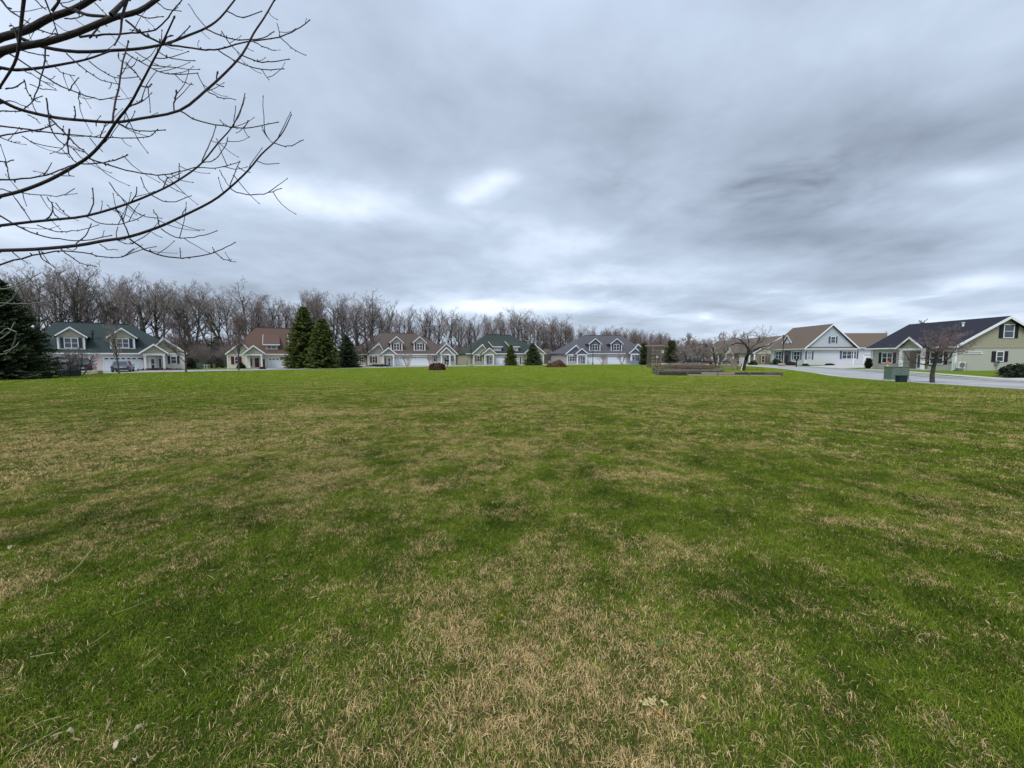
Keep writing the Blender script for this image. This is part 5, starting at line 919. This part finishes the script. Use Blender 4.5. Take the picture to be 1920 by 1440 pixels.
# ------------------------------------------------------------------ foreground tree: traced limbs, real depth
K = 1/2.88
def PT(s): 
    q = [float(x) for x in s.replace(';', ' ').replace(',', ' ').split()]; return [(q[i]*K, q[i+1]*K) for i in range(0, len(q), 2)]
BR = [('0,1060 120,1030 260,975 380,910 480,845 560,760 625,660 700,565 760,455 815,350 875,235 940,95', 13, 5, 2.3), ('0,540 80,580 160,605 300,635 450,650 620,660 760,640 970,597 1110,490 1220,390 1310,290 1370,180 1430,90 1482,0', 13, 5, 2.15),
 ('0,1218 150,1200 300,1185 470,1165 690,1100 880,1020 1000,950 1090,880 1180,770 1250,690 1300,590 1322,508', 11, 2.6, 2.5), ('0,1352 200,1345 420,1325 560,1300 700,1278 860,1225 980,1170 1140,1090 1240,1015 1340,920 1410,835 1480,770 1530,710 1572,622', 14, 3, 2.35),
 ('0,280 120,250 240,230 420,175 600,100 750,60 870,-20', 27, 14, 2.6), ('0,205 150,160 260,100 400,50 520,-20', 25, 18, 2.9), ('120,210 240,255 420,280 620,272 760,262 900,235 1020,190 1115,150 1190,95 1275,-10', 13, 5, 0), ('0,365 90,378 230,365 350,345 470,320 600,275', 12, 5, 2.7),
 ('680,110 760,175 830,215 890,238 1000,255 1110,268 1180,265 1330,228 1510,200 1600,160 1670,110', 8, 3, 0), ('1110,155 1190,190 1290,215 1420,205 1478,172', 4.5, 2.5, 0), ('50,290 170,365 300,450 390,490 500,530 560,538 645,520', 6, 2.5, 0), ('610,650 620,560 645,450 665,330 693,225', 6, 4, 0),
 ('480,855 600,895 720,925 850,945 960,930 1070,900', 5.5, 3, 0), ('640,668 700,695 780,708 890,702', 4.5, 3, 0), ('975,600 1040,640 1120,665 1250,688 1350,688 1500,660', 5, 2.8, 0), ('0,1165 100,1225 200,1265 320,1290 450,1300 600,1272', 6, 3, 2.6), ('700,1290 780,1345 880,1380 980,1392 1120,1375 1200,1345 1268,1310', 5.5, 2.8, 0),
 ('270,640 330,700 400,770 480,840', 6, 4, 0), ('0,680 120,695 250,715 400,728 560,742 700,745 800,738 850,700', 5.5, 2.4, 2.8), ('0,735 120,712 250,690 300,668', 5, 3, 2.7), ('250,530 260,610 270,680 310,750 370,790 450,820', 4.5, 3, 0), ('375,695 365,780 380,850 420,885', 5, 3, 0), ('440,885 560,878 640,855 685,838', 4, 3.4, 0),
 ('1310,300 1390,332 1470,335 1560,320', 4, 2.6, 0), ('1180,272 1260,325 1350,358 1430,377 1530,372', 4, 2.6, 0), ('1240,1015 1300,1045 1380,1052 1450,1040 1518,1018', 3.6, 2.4, 0), ('1480,772 1540,790 1590,778 1635,757', 3.2, 2.2, 0), ('870,1235 940,1278 1020,1285 1100,1270 1170,1247', 3.6, 2.4, 0),
 ('0,1430 120,1395 300,1360 450,1365 560,1385 660,1388 720,1345', 6, 2.6, 2.5), ('660,1388 740,1355 840,1332', 3, 2.2, 0), ('130,-10 115,120 100,260 75,350 0,470', 11, 7, 2.2), ('240,-10 280,90 310,180', 5, 3, 2.4), ('0,970 120,965 250,945 350,905 420,880', 6, 3, 2.6), ('690,-10 660,90 650,180 620,240', 9, 4, 2.5),
 ('680,285 760,335 860,385 940,402 1065,395', 4, 2.5, 0), ('360,290 440,360 540,430 640,455', 4.5, 2.5, 0), ('480,330 560,390 640,420 740,415', 3.5, 2.2, 0), ('470,1172 540,1205 640,1212 720,1190 780,1160', 3.6, 2.2, 0), ('690,1105 760,1160 870,1178', 3.4, 2.2, 0), ('590,985 640,1050 690,1100', 3, 3, 0),
 ('250,1190 285,1140 280,1095', 3.2, 2.4, 0), ('470,1165 505,1100 500,1020', 3.6, 3, 0), ('820,1055 880,1085 950,1090 1030,1058', 3.4, 2.2, 0), ('200,1215 300,1250 360,1248 450,1240 530,1215', 3.4, 2, 0), ('920,240 980,190 1025,142', 3.6, 2.6, 0), ('1225,60 1310,95 1410,62', 3.6, 2.6, 0), ('1115,150 1060,85 1020,25', 2.8, 2, 0),
 ('940,597 945,540 952,495', 4, 4.2, 0), ('1110,485 1180,525 1270,538', 3.6, 2.2, 0), ('1065,395 1110,485', 2.6, 2.6, 0), ('400,50 470,80 560,88 640,95', 12, 8, 0), ('700,575 740,560 770,540', 5, 4, 0), ('765,465 800,470 818,455', 4.5, 3.5, 0), ('880,240 905,200 930,192', 4, 3, 0), ('0,870 30,872 68,865', 4, 3, 2.4), ('50,965 40,910 25,872', 3, 2, 0), ('235,945 260,915 278,880', 3, 2, 0),
 ('0,1020 60,1035 150,1045 250,1055 330,1058 400,1020', 3.6, 2, 2.7), ('350,1055 415,1045', 2, 1.6, 0), ('80,1070 120,1120 165,1190', 3, 2.4, 0), ('300,1095 340,1140 375,1170', 2.6, 2, 0), ('255,1065 285,1110 275,1160 245,1185', 3, 2.4, 0), ('1090,875 1110,820 1140,760 1165,685', 3.4, 2.4, 0), ('1090,880 1160,860 1210,800 1230,745', 3, 2, 0), ('1070,905 1160,908 1230,895 1295,872', 3, 2.2, 0),
 ('1240,1015 1260,950 1295,872', 3, 2, 0), ('1185,918 1210,965 1240,1010', 2.6, 2, 0), ('1260,690 1268,630 1272,575', 2.8, 2, 0), ('1185,645 1240,688', 2.4, 2, 0), ('1320,690 1330,670 1342,652', 3, 2.4, 0), ('1318,700 1345,742', 2.4, 1.8, 0), ('1415,700 1440,740 1475,772', 2.4, 2, 0), ('1390,870 1440,888 1505,882', 2.8, 2, 0), ('980,1170 995,1140 1005,1122', 3, 2, 0), ('860,1222 848,1170 830,1135', 3, 2, 0),
 ('700,1285 670,1210 655,1160 625,1135', 4, 2.6, 0), ('965,965 968,920 968,885', 3, 2, 0), ('880,1015 905,960 925,955 975,935', 3, 2, 0), ('850,945 890,990 940,1020 1000,1048', 3, 2, 0), ('760,955 780,1010 805,1040', 2.6, 2, 0), ('700,1100 735,1050 738,1015', 3.4, 2.4, 0), ('540,1318 580,1345 635,1350', 2.8, 2, 0), ('640,1300 700,1318 768,1285', 2.8, 2, 0), ('640,1300 628,1270 636,1228', 2.8, 2, 0),
 ('330,1345 400,1400 450,1425 520,1440', 4, 2.4, 0), ('210,1355 230,1400 290,1440', 4, 2.6, 0), ('60,1350 100,1390 150,1420', 3.6, 2.2, 0), ('975,1392 972,1340', 2.8, 2, 0), ('1170,1370 1210,1402 1270,1414', 2.8, 2, 0), ('1170,1370 1148,1338', 2.6, 2, 0), ('410,1315 460,1275 492,1212', 3.6, 2.4, 0), ('30,480 80,470 130,440', 5, 3, 2.3), ('0,600 60,600 120,598 180,540 225,520', 4, 2.4, 2.6), ('0,560 50,545 100,560 150,580', 4, 2, 2.8),
 ('130,430 150,500 190,545 215,550', 3.2, 2.2, 0), ('95,370 170,400 230,440 300,480', 3.2, 2, 0), ('300,365 340,395 400,408', 3, 2, 0), ('160,455 230,480 300,487', 2.8, 2, 0), ('370,490 400,450 425,420', 3, 2.2, 0), ('430,495 425,530 438,560', 2.8, 2, 0), ('110,270 180,290 260,300', 4, 3, 0), ('240,225 245,300 235,370 210,460 180,540', 4.5, 3, 0), ('60,160 130,140 200,160 300,185', 5, 3.4, 0), ('350,100 400,100 445,85', 4, 2.6, 0),
 ('430,200 520,190 640,185 740,175 840,160 930,60 990,-10', 7, 3, 2.8), ('490,200 540,140 620,110', 6, 3, 0), ('740,80 800,95 880,90', 3.4, 2.4, 0), ('850,15 900,50 975,60', 3.6, 2.2, 0), ('700,160 780,185 830,213', 2.8, 2, 0), ('730,280 790,320 850,350', 2.8, 2, 0), ('850,275 930,318 1050,328', 3.2, 2.4, 0), ('640,285 640,315 655,330', 3, 2.4, 0), ('1195,168 1240,235 1300,295', 3.2, 2.2, 0), ('1370,228 1430,255 1482,272', 3, 2, 0), ('1495,125 1512,195', 2.4, 2.4, 0), ('1512,200 1570,255 1650,298', 3, 2, 0), ('1415,378 1432,405 1452,430', 2.6, 1.8, 0),
 ('1170,440 1174,395', 3.4, 4, 0), ('1170,455 1205,467', 3.4, 2.6, 0), ('945,402 985,440 1042,457', 2.8, 2, 0), ('680,335 720,380 755,420 765,440', 3.4, 3, 0), ('100,240 75,150 55,140', 5, 3, 0), ('310,640 402,640 402,580', 3.4, 3, 0), ('520,665 520,680', 3, 2, 0), ('150,620 190,640 215,665', 3, 2, 0), ('120,735 200,780 330,800', 3.4, 2.2, 0), ('0,740 60,765 105,768', 3, 2, 2.6), ('330,800 375,850', 2.6, 2, 0), ('485,745 520,790 550,815', 2.6, 2, 0), ('540,745 560,700 570,670', 3, 2, 0), ('375,905 372,945 398,952', 2.6, 2, 0),
 ('0,-10 60,60 150,120', 8, 4, 2.5), ('300,-10 340,30 420,70', 5, 4, 2.6), ('180,-10 240,45', 4, 3, 2.7), ('600,80 640,40 690,-10', 16, 12, 0), ('280,60 310,20 325,-10', 9, 6, 0), ('510,15 570,75', 3, 2.4, 0)]
PALE = [('0,1560 90,1547 216,1475', 4, 2.6, 2.0), ('0,1636 115,1640 230,1632 325,1608', 4, 2.6, 2.0), ('0,1655 60,1620 110,1555', 4, 3, 2.1), ('0,1830 45,1800 70,1755 78,1740', 4, 2, 2.6), ('0,1915 50,1900 75,1850 90,1800', 4, 2, 2.7), ('0,1800 40,1775 85,1790', 3, 2, 2.6), ('20,1900 70,1880 100,1850', 3, 2, 2.6)]
TRK = Vector((-5.3, 3.1, 0))
ft = thing('foreground_tree', 'bare tree whose long dark branches reach in from the upper left corner', 'tree', TRK)
rs = np.random.RandomState(77); built = []
def densify(pts, n=3):
    out = []; P = [Vector(p) for p in pts]; P = [P[0]*2-P[1]]+P+[P[-1]*2-P[-2]]
    for i in range(1, len(P)-2):
        for k in range(n):
            t = k/n; a, b2, c, d = P[i-1:i+3]; out.append(.5*((2*b2)+(c-a)*t+(2*a-5*b2+4*c-d)*t*t+(-a+3*b2-3*c+d)*t**3))
    out.append(P[-2]); return out
trunkseg = []
h = 0; q = np.array([0., 0, -.1])
for i in range(9):
    q2 = q+np.array([rs.uniform(-.05, .07), rs.uniform(-.05, .05), .85]); trunkseg.append([*q, *q2, .21-.019*i, .191-.019*i]); q = q2
nbud = 0
def limb(s, r0, r1, dep, m, twigs=True):
    px_ = [tuple(p) for p in densify(PT(s) if isinstance(s, str) else s)]
    if r0 < 9: px_ = [px_[0]]+[(x+rs.normal(0, .55), y+rs.normal(0, .55)) for x, y in px_[1:-1]]+[px_[-1]]
    sgs = []; bud = []
    if dep == 0:
        best = min(((x[0]-px_[0][0])**2+(x[1]-px_[0][1])**2, i, 0) for i, x in enumerate(built)); be = min(((x[0]-px_[-1][0])**2+(x[1]-px_[-1][1])**2, i, 1) for i, x in enumerate(built))
        D0 = built[best[1]][2]; drift = rs.uniform(-.02, .03)
        D = lambda i: D0+drift*i
        if be[0] < 9 and best[0] > 9: D1 = built[be[1]][2]; D = lambda i: D1+drift*(len(px_)-1-i)
        elif be[0] < 9: D1 = built[be[1]][2]; nn_ = len(px_)-1; D = lambda i: D0+(D1-D0)*i/nn_
    else: dr = rs.uniform(-.015, .02); D = lambda i: dep+dr*i
    P3 = []; n = len(px_)
    for i, (u, v) in enumerate(px_):
        d_ = D(i); w = at(u, v, d_)-TRK; rr = (r0+(r1-r0)*i/(n-1))*K/2*d_/F*(1.25+1.1/max(3, r0)); P3.append((np.array(w), rr)); built.append((u, v, d_))
    if dep and px_[0][0] < 2:   # continue out of frame to the trunk
        a, ra = P3[0]; zt = max(.9, a[2]-.35+ .1*a[2]); zt = min(zt, 6.5); hz = np.array([0.05, 0, min(zt, a[2])-.25 if a[2] > 1.2 else .9]); mid = a*.5+hz*.5+np.array([0, 0, -.08]); sgs += [[*hz, *mid, ra*1.7, ra*1.3], [*mid, *a, ra*1.3, ra]]
    for i in range(n-1): sgs.append([*P3[i][0], *P3[i+1][0], P3[i][1], P3[i+1][1]])
    # terminal bud and nodes
    e, re_ = P3[-1]; dd = unit(P3[-1][0]-P3[-2][0]); sgs.append([*e, *(e+dd*re_*3.2), re_*1.7, re_*.6])
    for i in range(2, n-1):
        if rs.rand() < .5 and r0 < 9:
            c_, rc = P3[i]; dv = unit(rs.normal(0, 1, 3)); sgs.append([*c_, *(c_+dv*rc*3.4), rc*.9, rc*.7])
        if twigs and rs.rand() < .16 and r0 < 15:
            c_, rc = P3[i]; dv = unit(np.array([.55, 0, rs.uniform(-1, .7)])+rs.normal(0, .45, 3)); L = rs.uniform(.05, .2); q = c_; rq = .0022
            for j in range(4):
                q2 = q+dv*L/4; sgs.append([*q, *q2, rq*(1-.1*j), rq*(.9-.1*j)]); q = q2; dv = unit(dv+np.array([.05, 0, .14])+rs.normal(0, .08, 3))
            sgs.append([*q, *(q+dv*.008), .0028, .0012])
    v, f = tubes(np.array(sgs), 7); o = rawmesh('branch', v, f, m, ft); o.data.shade_smooth(); return o
for s, r0, r1, dep in BR: limb(s, r0, r1, dep, BRANCH)
for s, r0, r1, dep in PALE: limb(s, r0, r1, dep, LICHEN, False)['label'] = 'pale lichen covered twig'
v, f = tubes(np.array(trunkseg), 14); rawmesh('trunk', v, f, BARK, ft).data.shade_smooth()

# ------------------------------------------------------------------ grass: blades instanced tile by tile
def tile(n, seed, hmin, hmax, w, size=1.0, tuft=.72, flop=.9):
    rs = np.random.RandomState(seed); nt_ = int(n*tuft); nc = int(n/16); cen = rs.rand(nc, 2)*size; cl = rs.normal(0, 1, (nc, 2)); ch = rs.uniform(.65, 1.3, nc); cr = rs.rand(nc)
    idx = rs.randint(0, nc, nt_); P = np.vstack([cen[idx]+rs.normal(0, .018, (nt_, 2)), rs.rand(n-nt_, 2)*size]); lean = np.vstack([cl[idx]*.6+rs.normal(0, .5, (nt_, 2)), rs.normal(0, .9, (n-nt_, 2))])
    hs = rs.uniform(hmin, hmax, n)*np.concatenate([ch[idx], rs.uniform(.6, 1.1, n-nt_)]); a = rs.rand(n)*math.pi*2; wd = np.stack([np.cos(a), np.sin(a)], 1)*w/2*rs.uniform(.6, 1.3, n)[:, None]
    lm = lean*hs[:, None]*flop*.35; lt = lean*hs[:, None]*flop
    z0 = np.full(n, -.003); B1 = np.c_[P-wd, z0]; B2 = np.c_[P+wd, z0]; M1 = np.c_[P+lm-wd*.8, hs*.6]; M2 = np.c_[P+lm+wd*.8, hs*.6]; T = np.c_[P+lt, hs*rs.uniform(.55, 1, n)]
    V = np.stack([B1, B2, M2, M1, T], 1).reshape(-1, 3); V[:, :2] -= size/2; b0 = np.arange(n)*5
    me = bpy.data.meshes.new('grass_tile'); F3 = np.concatenate([np.stack([b0, b0+1, b0+2], 1), np.stack([b0, b0+2, b0+3], 1), np.stack([b0+3, b0+2, b0+4], 1)]).astype(np.int32)
    me.vertices.add(len(V)); me.vertices.foreach_set('co', V.astype(np.float32).ravel()); me.loops.add(F3.size); me.loops.foreach_set('vertex_index', F3.ravel()); me.polygons.add(len(F3)); me.polygons.foreach_set('loop_start', np.arange(0, F3.size, 3, dtype=np.int32)); me.update()
    r1 = np.concatenate([np.clip(cr[idx]*.7+rs.rand(nt_)*.3, 0, 1), rs.rand(n-nt_)]); r2 = rs.rand(n)
    for nm, arr in (('rnd', r1), ('rnb', r2)): at_ = me.attributes.new(nm, 'FLOAT', 'POINT'); at_.data.foreach_set('value', np.repeat(arr, 5).astype(np.float32))
    me.materials.append(BLADE); return me
tc_ = bpy.data.collections.new('grass_tiles')
for i in range(5): tc_.objects.link(bpy.data.objects.new('blade_tile_a%d' % i, tile(26000, 200+i, .013, .036, .0026, tuft=.6)))
for i in range(4): tc_.objects.link(bpy.data.objects.new('blade_tile_b%d' % i, tile(8000, 300+i, .018, .040, .0048, tuft=.5)))
for i in range(3): tc_.objects.link(bpy.data.objects.new('blade_tile_c%d' % i, tile(3000, 400+i, .02, .045, .011, tuft=.4)))
for i in range(2): tc_.objects.link(bpy.data.objects.new('blade_tile_d%d' % i, tile(750, 500+i, .02, .05, .035, tuft=.4)))
EP = [(e.x, e.y) for e in EDGE]
def inside(x, y):
    poly = [(-200, -5), (-200, 20)]+EP+[(27.6, -5)]; c = False; j = len(poly)-1
    for i in range(len(poly)):
        if (poly[i][1] > y) != (poly[j][1] > y) and x < (poly[j][0]-poly[i][0])*(y-poly[i][1])/(poly[j][1]-poly[i][1])+poly[i][0]: c = not c
        j = i
    return c
PTS = []; IDX = []; ROT = []
for iy in range(-1, 100):
    for ix in range(-80, 60):
        x, y = ix+.5, iy+.5
        if abs(x) > 1.45*max(y, 0)+3.5 or x > 48: continue
        if not all(inside(x+dx, y+dy) for dx in (-.62, .62) for dy in (-.62, .62)): continue
        d_ = math.hypot(x, y); k = rng.randrange(5) if d_ < 9 else (5+rng.randrange(4) if d_ < 24 else (9+rng.randrange(3) if d_ < 48 else 12+rng.randrange(2)))
        PTS.append((x, y, 0)); IDX.append(k); ROT.append(rng.randrange(4)*math.pi/2)
me = bpy.data.meshes.new('lawn_grass'); me.from_pydata(PTS, [], [])
a_ = me.attributes.new('pick', 'INT', 'POINT'); a_.data.foreach_set('value', IDX); a_ = me.attributes.new('spin', 'FLOAT', 'POINT'); a_.data.foreach_set('value', ROT)
lg = bpy.data.objects.new('lawn_grass', me); COL.objects.link(lg); tag(lg, 'mown green lawn grass with dry straw coloured patches', 'grass', kind='stuff')
g = bpy.data.node_groups.new('lawn_tiles', 'GeometryNodeTree'); g.interface.new_socket('Geometry', in_out='INPUT', socket_type='NodeSocketGeometry'); g.interface.new_socket('Geometry', in_out='OUTPUT', socket_type='NodeSocketGeometry')
gi = g.nodes.new('NodeGroupInput'); go = g.nodes.new('NodeGroupOutput'); ip = g.nodes.new('GeometryNodeInstanceOnPoints'); ci = g.nodes.new('GeometryNodeCollectionInfo'); ci.inputs['Collection'].default_value = tc_; ci.inputs['Separate Children'].default_value = True; ci.inputs['Reset Children'].default_value = True
ai = g.nodes.new('GeometryNodeInputNamedAttribute'); ai.data_type = 'INT'; ai.inputs[0].default_value = 'pick'; ar = g.nodes.new('GeometryNodeInputNamedAttribute'); ar.data_type = 'FLOAT'; ar.inputs[0].default_value = 'spin'; cx = g.nodes.new('ShaderNodeCombineXYZ')
out = lambda n: [o for o in n.outputs if o.name == 'Attribute' and o.enabled][0]
g.links.new(gi.outputs[0], ip.inputs['Points']); g.links.new(ci.outputs[0], ip.inputs['Instance']); ip.inputs['Pick Instance'].default_value = True; g.links.new(out(ai), ip.inputs['Instance Index']); g.links.new(out(ar), cx.inputs[2]); g.links.new(cx.outputs[0], ip.inputs['Rotation']); g.links.new(ip.outputs[0], go.inputs[0])
md = lg.modifiers.new('tiles', 'NODES'); md.node_group = g

# ------------------------------------------------------------------ small things lying on the lawn
def leaf(label, u, v, L, m, seed, group=None, name='fallen_leaf', cat='leaf'):
    L *= .8
    rs = random.Random(seed); p = G(u, v, .04); n = 9; V = []; a = rs.uniform(0, 6.28)
    for i in range(n+1):
        t = i/n; w = math.sin(math.pi*min(1, t*1.05))**.7*L*.30*(1+.25*(i % 2)); V.append((L*(t-.5), w, .012*math.sin(t*5)+.004)); V.append((L*(t-.5), 0, .0)); V.append((L*(t-.5), -w, .014*math.sin(t*4+1)))
    Fs = [(3*i+k, 3*i+3+k, 3*i+4+k, 3*i+1+k) for i in range(n) for k in (0, 1)]
    o = rawmesh(name, V, Fs, m); o.location = p; o.rotation_euler = (rs.uniform(-.4, .4), rs.uniform(-.4, .4), a); md = o.modifiers.new('th', 'SOLIDIFY'); md.thickness = .0012; tag(o, label, cat, group); return o
PALEL = mat('leaf_pale', srgb(178, 168, 134), .7, .12, 20); ORL = mat('leaf_orange', srgb(222, 150, 40), .7, .1, 20); PINKL = mat('leaf_pink', srgb(206, 158, 140), .7, .1, 20); DARKL = mat('leaf_black', srgb(34, 36, 40), .8)
leaf('small bright orange leaf on straw coloured grass', 942, 1155, .035, ORL, 1); leaf('pale pink leaf lying right of the yellow conifer sprig', 1320, 1308, .028, PINKL, 2); leaf('curled white leaf left of the green sprig', 1122, 1233, .034, PALEL, 3); leaf('dark curled leaf alone in the mid lawn', 905, 908, .11, DARKL, 4)
leaf('pale curled leaf in front of the dry patch', 845, 1367, .035, PALEL, 5); leaf('cream leaf at the bottom left corner of the lawn', 218, 1397, .045, PALEL, 6); leaf('second cream leaf just right of the corner one', 257, 1423, .040, PALEL, 7); leaf('pale leaf lying above the two corner leaves', 262, 1362, .035, PALEL, 8); leaf('beige leaf chip on the green left lawn', 264, 1114, .035, PALEL, 9)
leaf('tiny pale leaf in the dry central grass', 862, 1237, .025, PALEL, 10); leaf('tan oval leaf near the lush green patch', 905, 1077, .05, PALEL, 11); leaf('brown leaf at the left foot of the dry patch', 778, 1275, .03, LEAFB, 12); leaf('small pale leaf at left, low in the lawn', 133, 1371, .035, PALEL, 14)
leaf('pale leaf chip on the right side of the lawn', 1541, 1042, .05, PALEL, 13); leaf('tiny white leaf at the left edge of the frame', 18, 1026, .05, PALEL, 15)
def sprig(label, u, v, L, m, ms, seed, rz, fans):
    t = thing('conifer_sprig', label, 'sprig', G(u, v, .045), rz); rs = np.random.RandomState(seed); st = []; lf = []
    def br(p, a, l, lev):
        q = p
        n = 5
        for i in range(n):
            q2 = q+np.array([math.cos(a), math.sin(a), rs.uniform(-.05, .12)])*l/n; (st if lev < 1 else lf).append([*q, *q2, (.0016 if lev < 1 else .0019), (.0013 if lev < 1 else .0015)])
            if lev < 3 and i >= (2 if lev == 0 else 1):
                for s_ in (-1, 1):
                    if rs.rand() < .7: br(q2, a+s_*rs.uniform(.6, 1.0), l*.5*(1.1-.12*i)*rs.uniform(.6, 1.3), lev+1+(lev == 0)*0)
            q = q2; a += rs.uniform(-.08, .08)
    for a, l, off in fans:
        st.append([0, 0, 0, L*off*math.cos(a), L*off*math.sin(a), .004, .0017, .0015]); br(np.array([L*off*math.cos(a), L*off*math.sin(a), .004]), a, L*l, 1)
    st.append([-.0, 0, 0, .5*L*math.cos(-.9), .5*L*math.sin(-.9), .0, .0016, .0012])
    v, f = tubes(np.array(st), 5); rawmesh('stem', v, f, ms, t); v, f = tubes(np.array(lf), 4); rawmesh('scale_leaf', v, f, m, t); return t
sprig('pale yellow dead conifer sprig lying in the foreground grass', 1240, 1340, .07, mat('sprig_yellow', srgb(196, 182, 128), .7, .1, 30), mat('sprig_stem', srgb(196, 140, 84), .7), 3, 0, [(2.3, .95, .35), (1.0, .6, .55), (1.75, .7, .45)])
sprig('small fresh green conifer sprig above the yellow one', 1250, 1216, .045, mat('sprig_green', srgb(84, 118, 62), .7, .1, 30), mat('sprig_stem', srgb(196, 140, 84), .7), 5, 0, [(2.2, .9, .3), (.9, .7, .4)])
STR = mat('straw_stalk', srgb(158, 160, 108), .7, .1, 10)
def stalk(label, pts, r=.0022):
    r *= .7
    P = [G(u, v, .045) for u, v in pts]; sg = [[*P[i], *P[i+1], r, r*.9] for i in range(len(P)-1)]; v, f = tubes(np.array(sg), 5); o = rawmesh('straw_stalk', v, f, STR); tag(o, label, 'straw', 'loose straw stalks on the lawn')
stalk('long curved straw stalk on the green left lawn', [(105, 1092), (130, 1077), (150, 1058), (162, 1042), (173, 1030)], .004)
stalk('short upright straw stalk below the long curved one', [(86, 1115), (89, 1095)], .003); stalk('straw stalk lying flat on the left lawn', [(56, 1232), (103, 1223)], .0025); stalk('slanted straw stalk in the middle of the left lawn', [(174, 1206), (190, 1194), (204, 1184)], .0025)
stalk('long straight straw stalk near the bottom left corner', [(22, 1414), (75, 1387), (110, 1367), (145, 1347)], .002); stalk('straw stalk parallel to the long corner one', [(40, 1371), (80, 1352), (115, 1343)], .0022); stalk('thin stalk pointing to the cream leaves', [(205, 1398), (250, 1373)], .002)
stalk('pale stalk beside the dry patch at left', [(262, 1252), (280, 1243), (297, 1228)], .0022); stalk('crossing stalk in the left lawn', [(210, 1152), (262, 1133), (285, 1122)], .0022); stalk('thin stalk in the central dry grass', [(1000, 1245), (1030, 1221)], .002); stalk('thin curved stalk right of lush patch', [(780, 1120), (797, 1105)], .0025)
stalk('stalk at left edge low down', [(0, 1308), (28, 1298)], .002); stalk('stalk standing right of centre', [(1000, 1362), (1012, 1348), (1020, 1342)], .002)
n = 1500; rs = np.random.RandomState(91); Y_ = 1.2+rs.rand(n)**1.5*9; X_ = (rs.rand(n)*2-1)*1.35*Y_; c = np.c_[X_, Y_, rs.uniform(.02, .045, n)]; sz = rs.uniform(.003, .009, n)[:, None]; aa = rs.rand(n)*6.28; lg_ = rs.uniform(1, 4.5, n)[:, None]
e = np.c_[np.cos(aa), np.sin(aa), rs.uniform(-.4, .4, n)]*sz*lg_; g_ = np.c_[-np.sin(aa), np.cos(aa), rs.uniform(-.3, .6, n)]*sz*.6; V = np.stack([c-e, c+g_, c+e, c-g_], 1).reshape(-1, 3)
tag(rawmesh('lawn_litter', V, np.arange(n*4).reshape(-1, 4), mat('litter_tan', srgb(170, 150, 112), .9, .3, 3, col2=srgb(96, 72, 52))), 'tiny tan chips and dead leaf crumbs scattered in the grass', 'litter', kind='stuff')
print('objects', len(bpy.data.objects), 'wood trees', cnt)
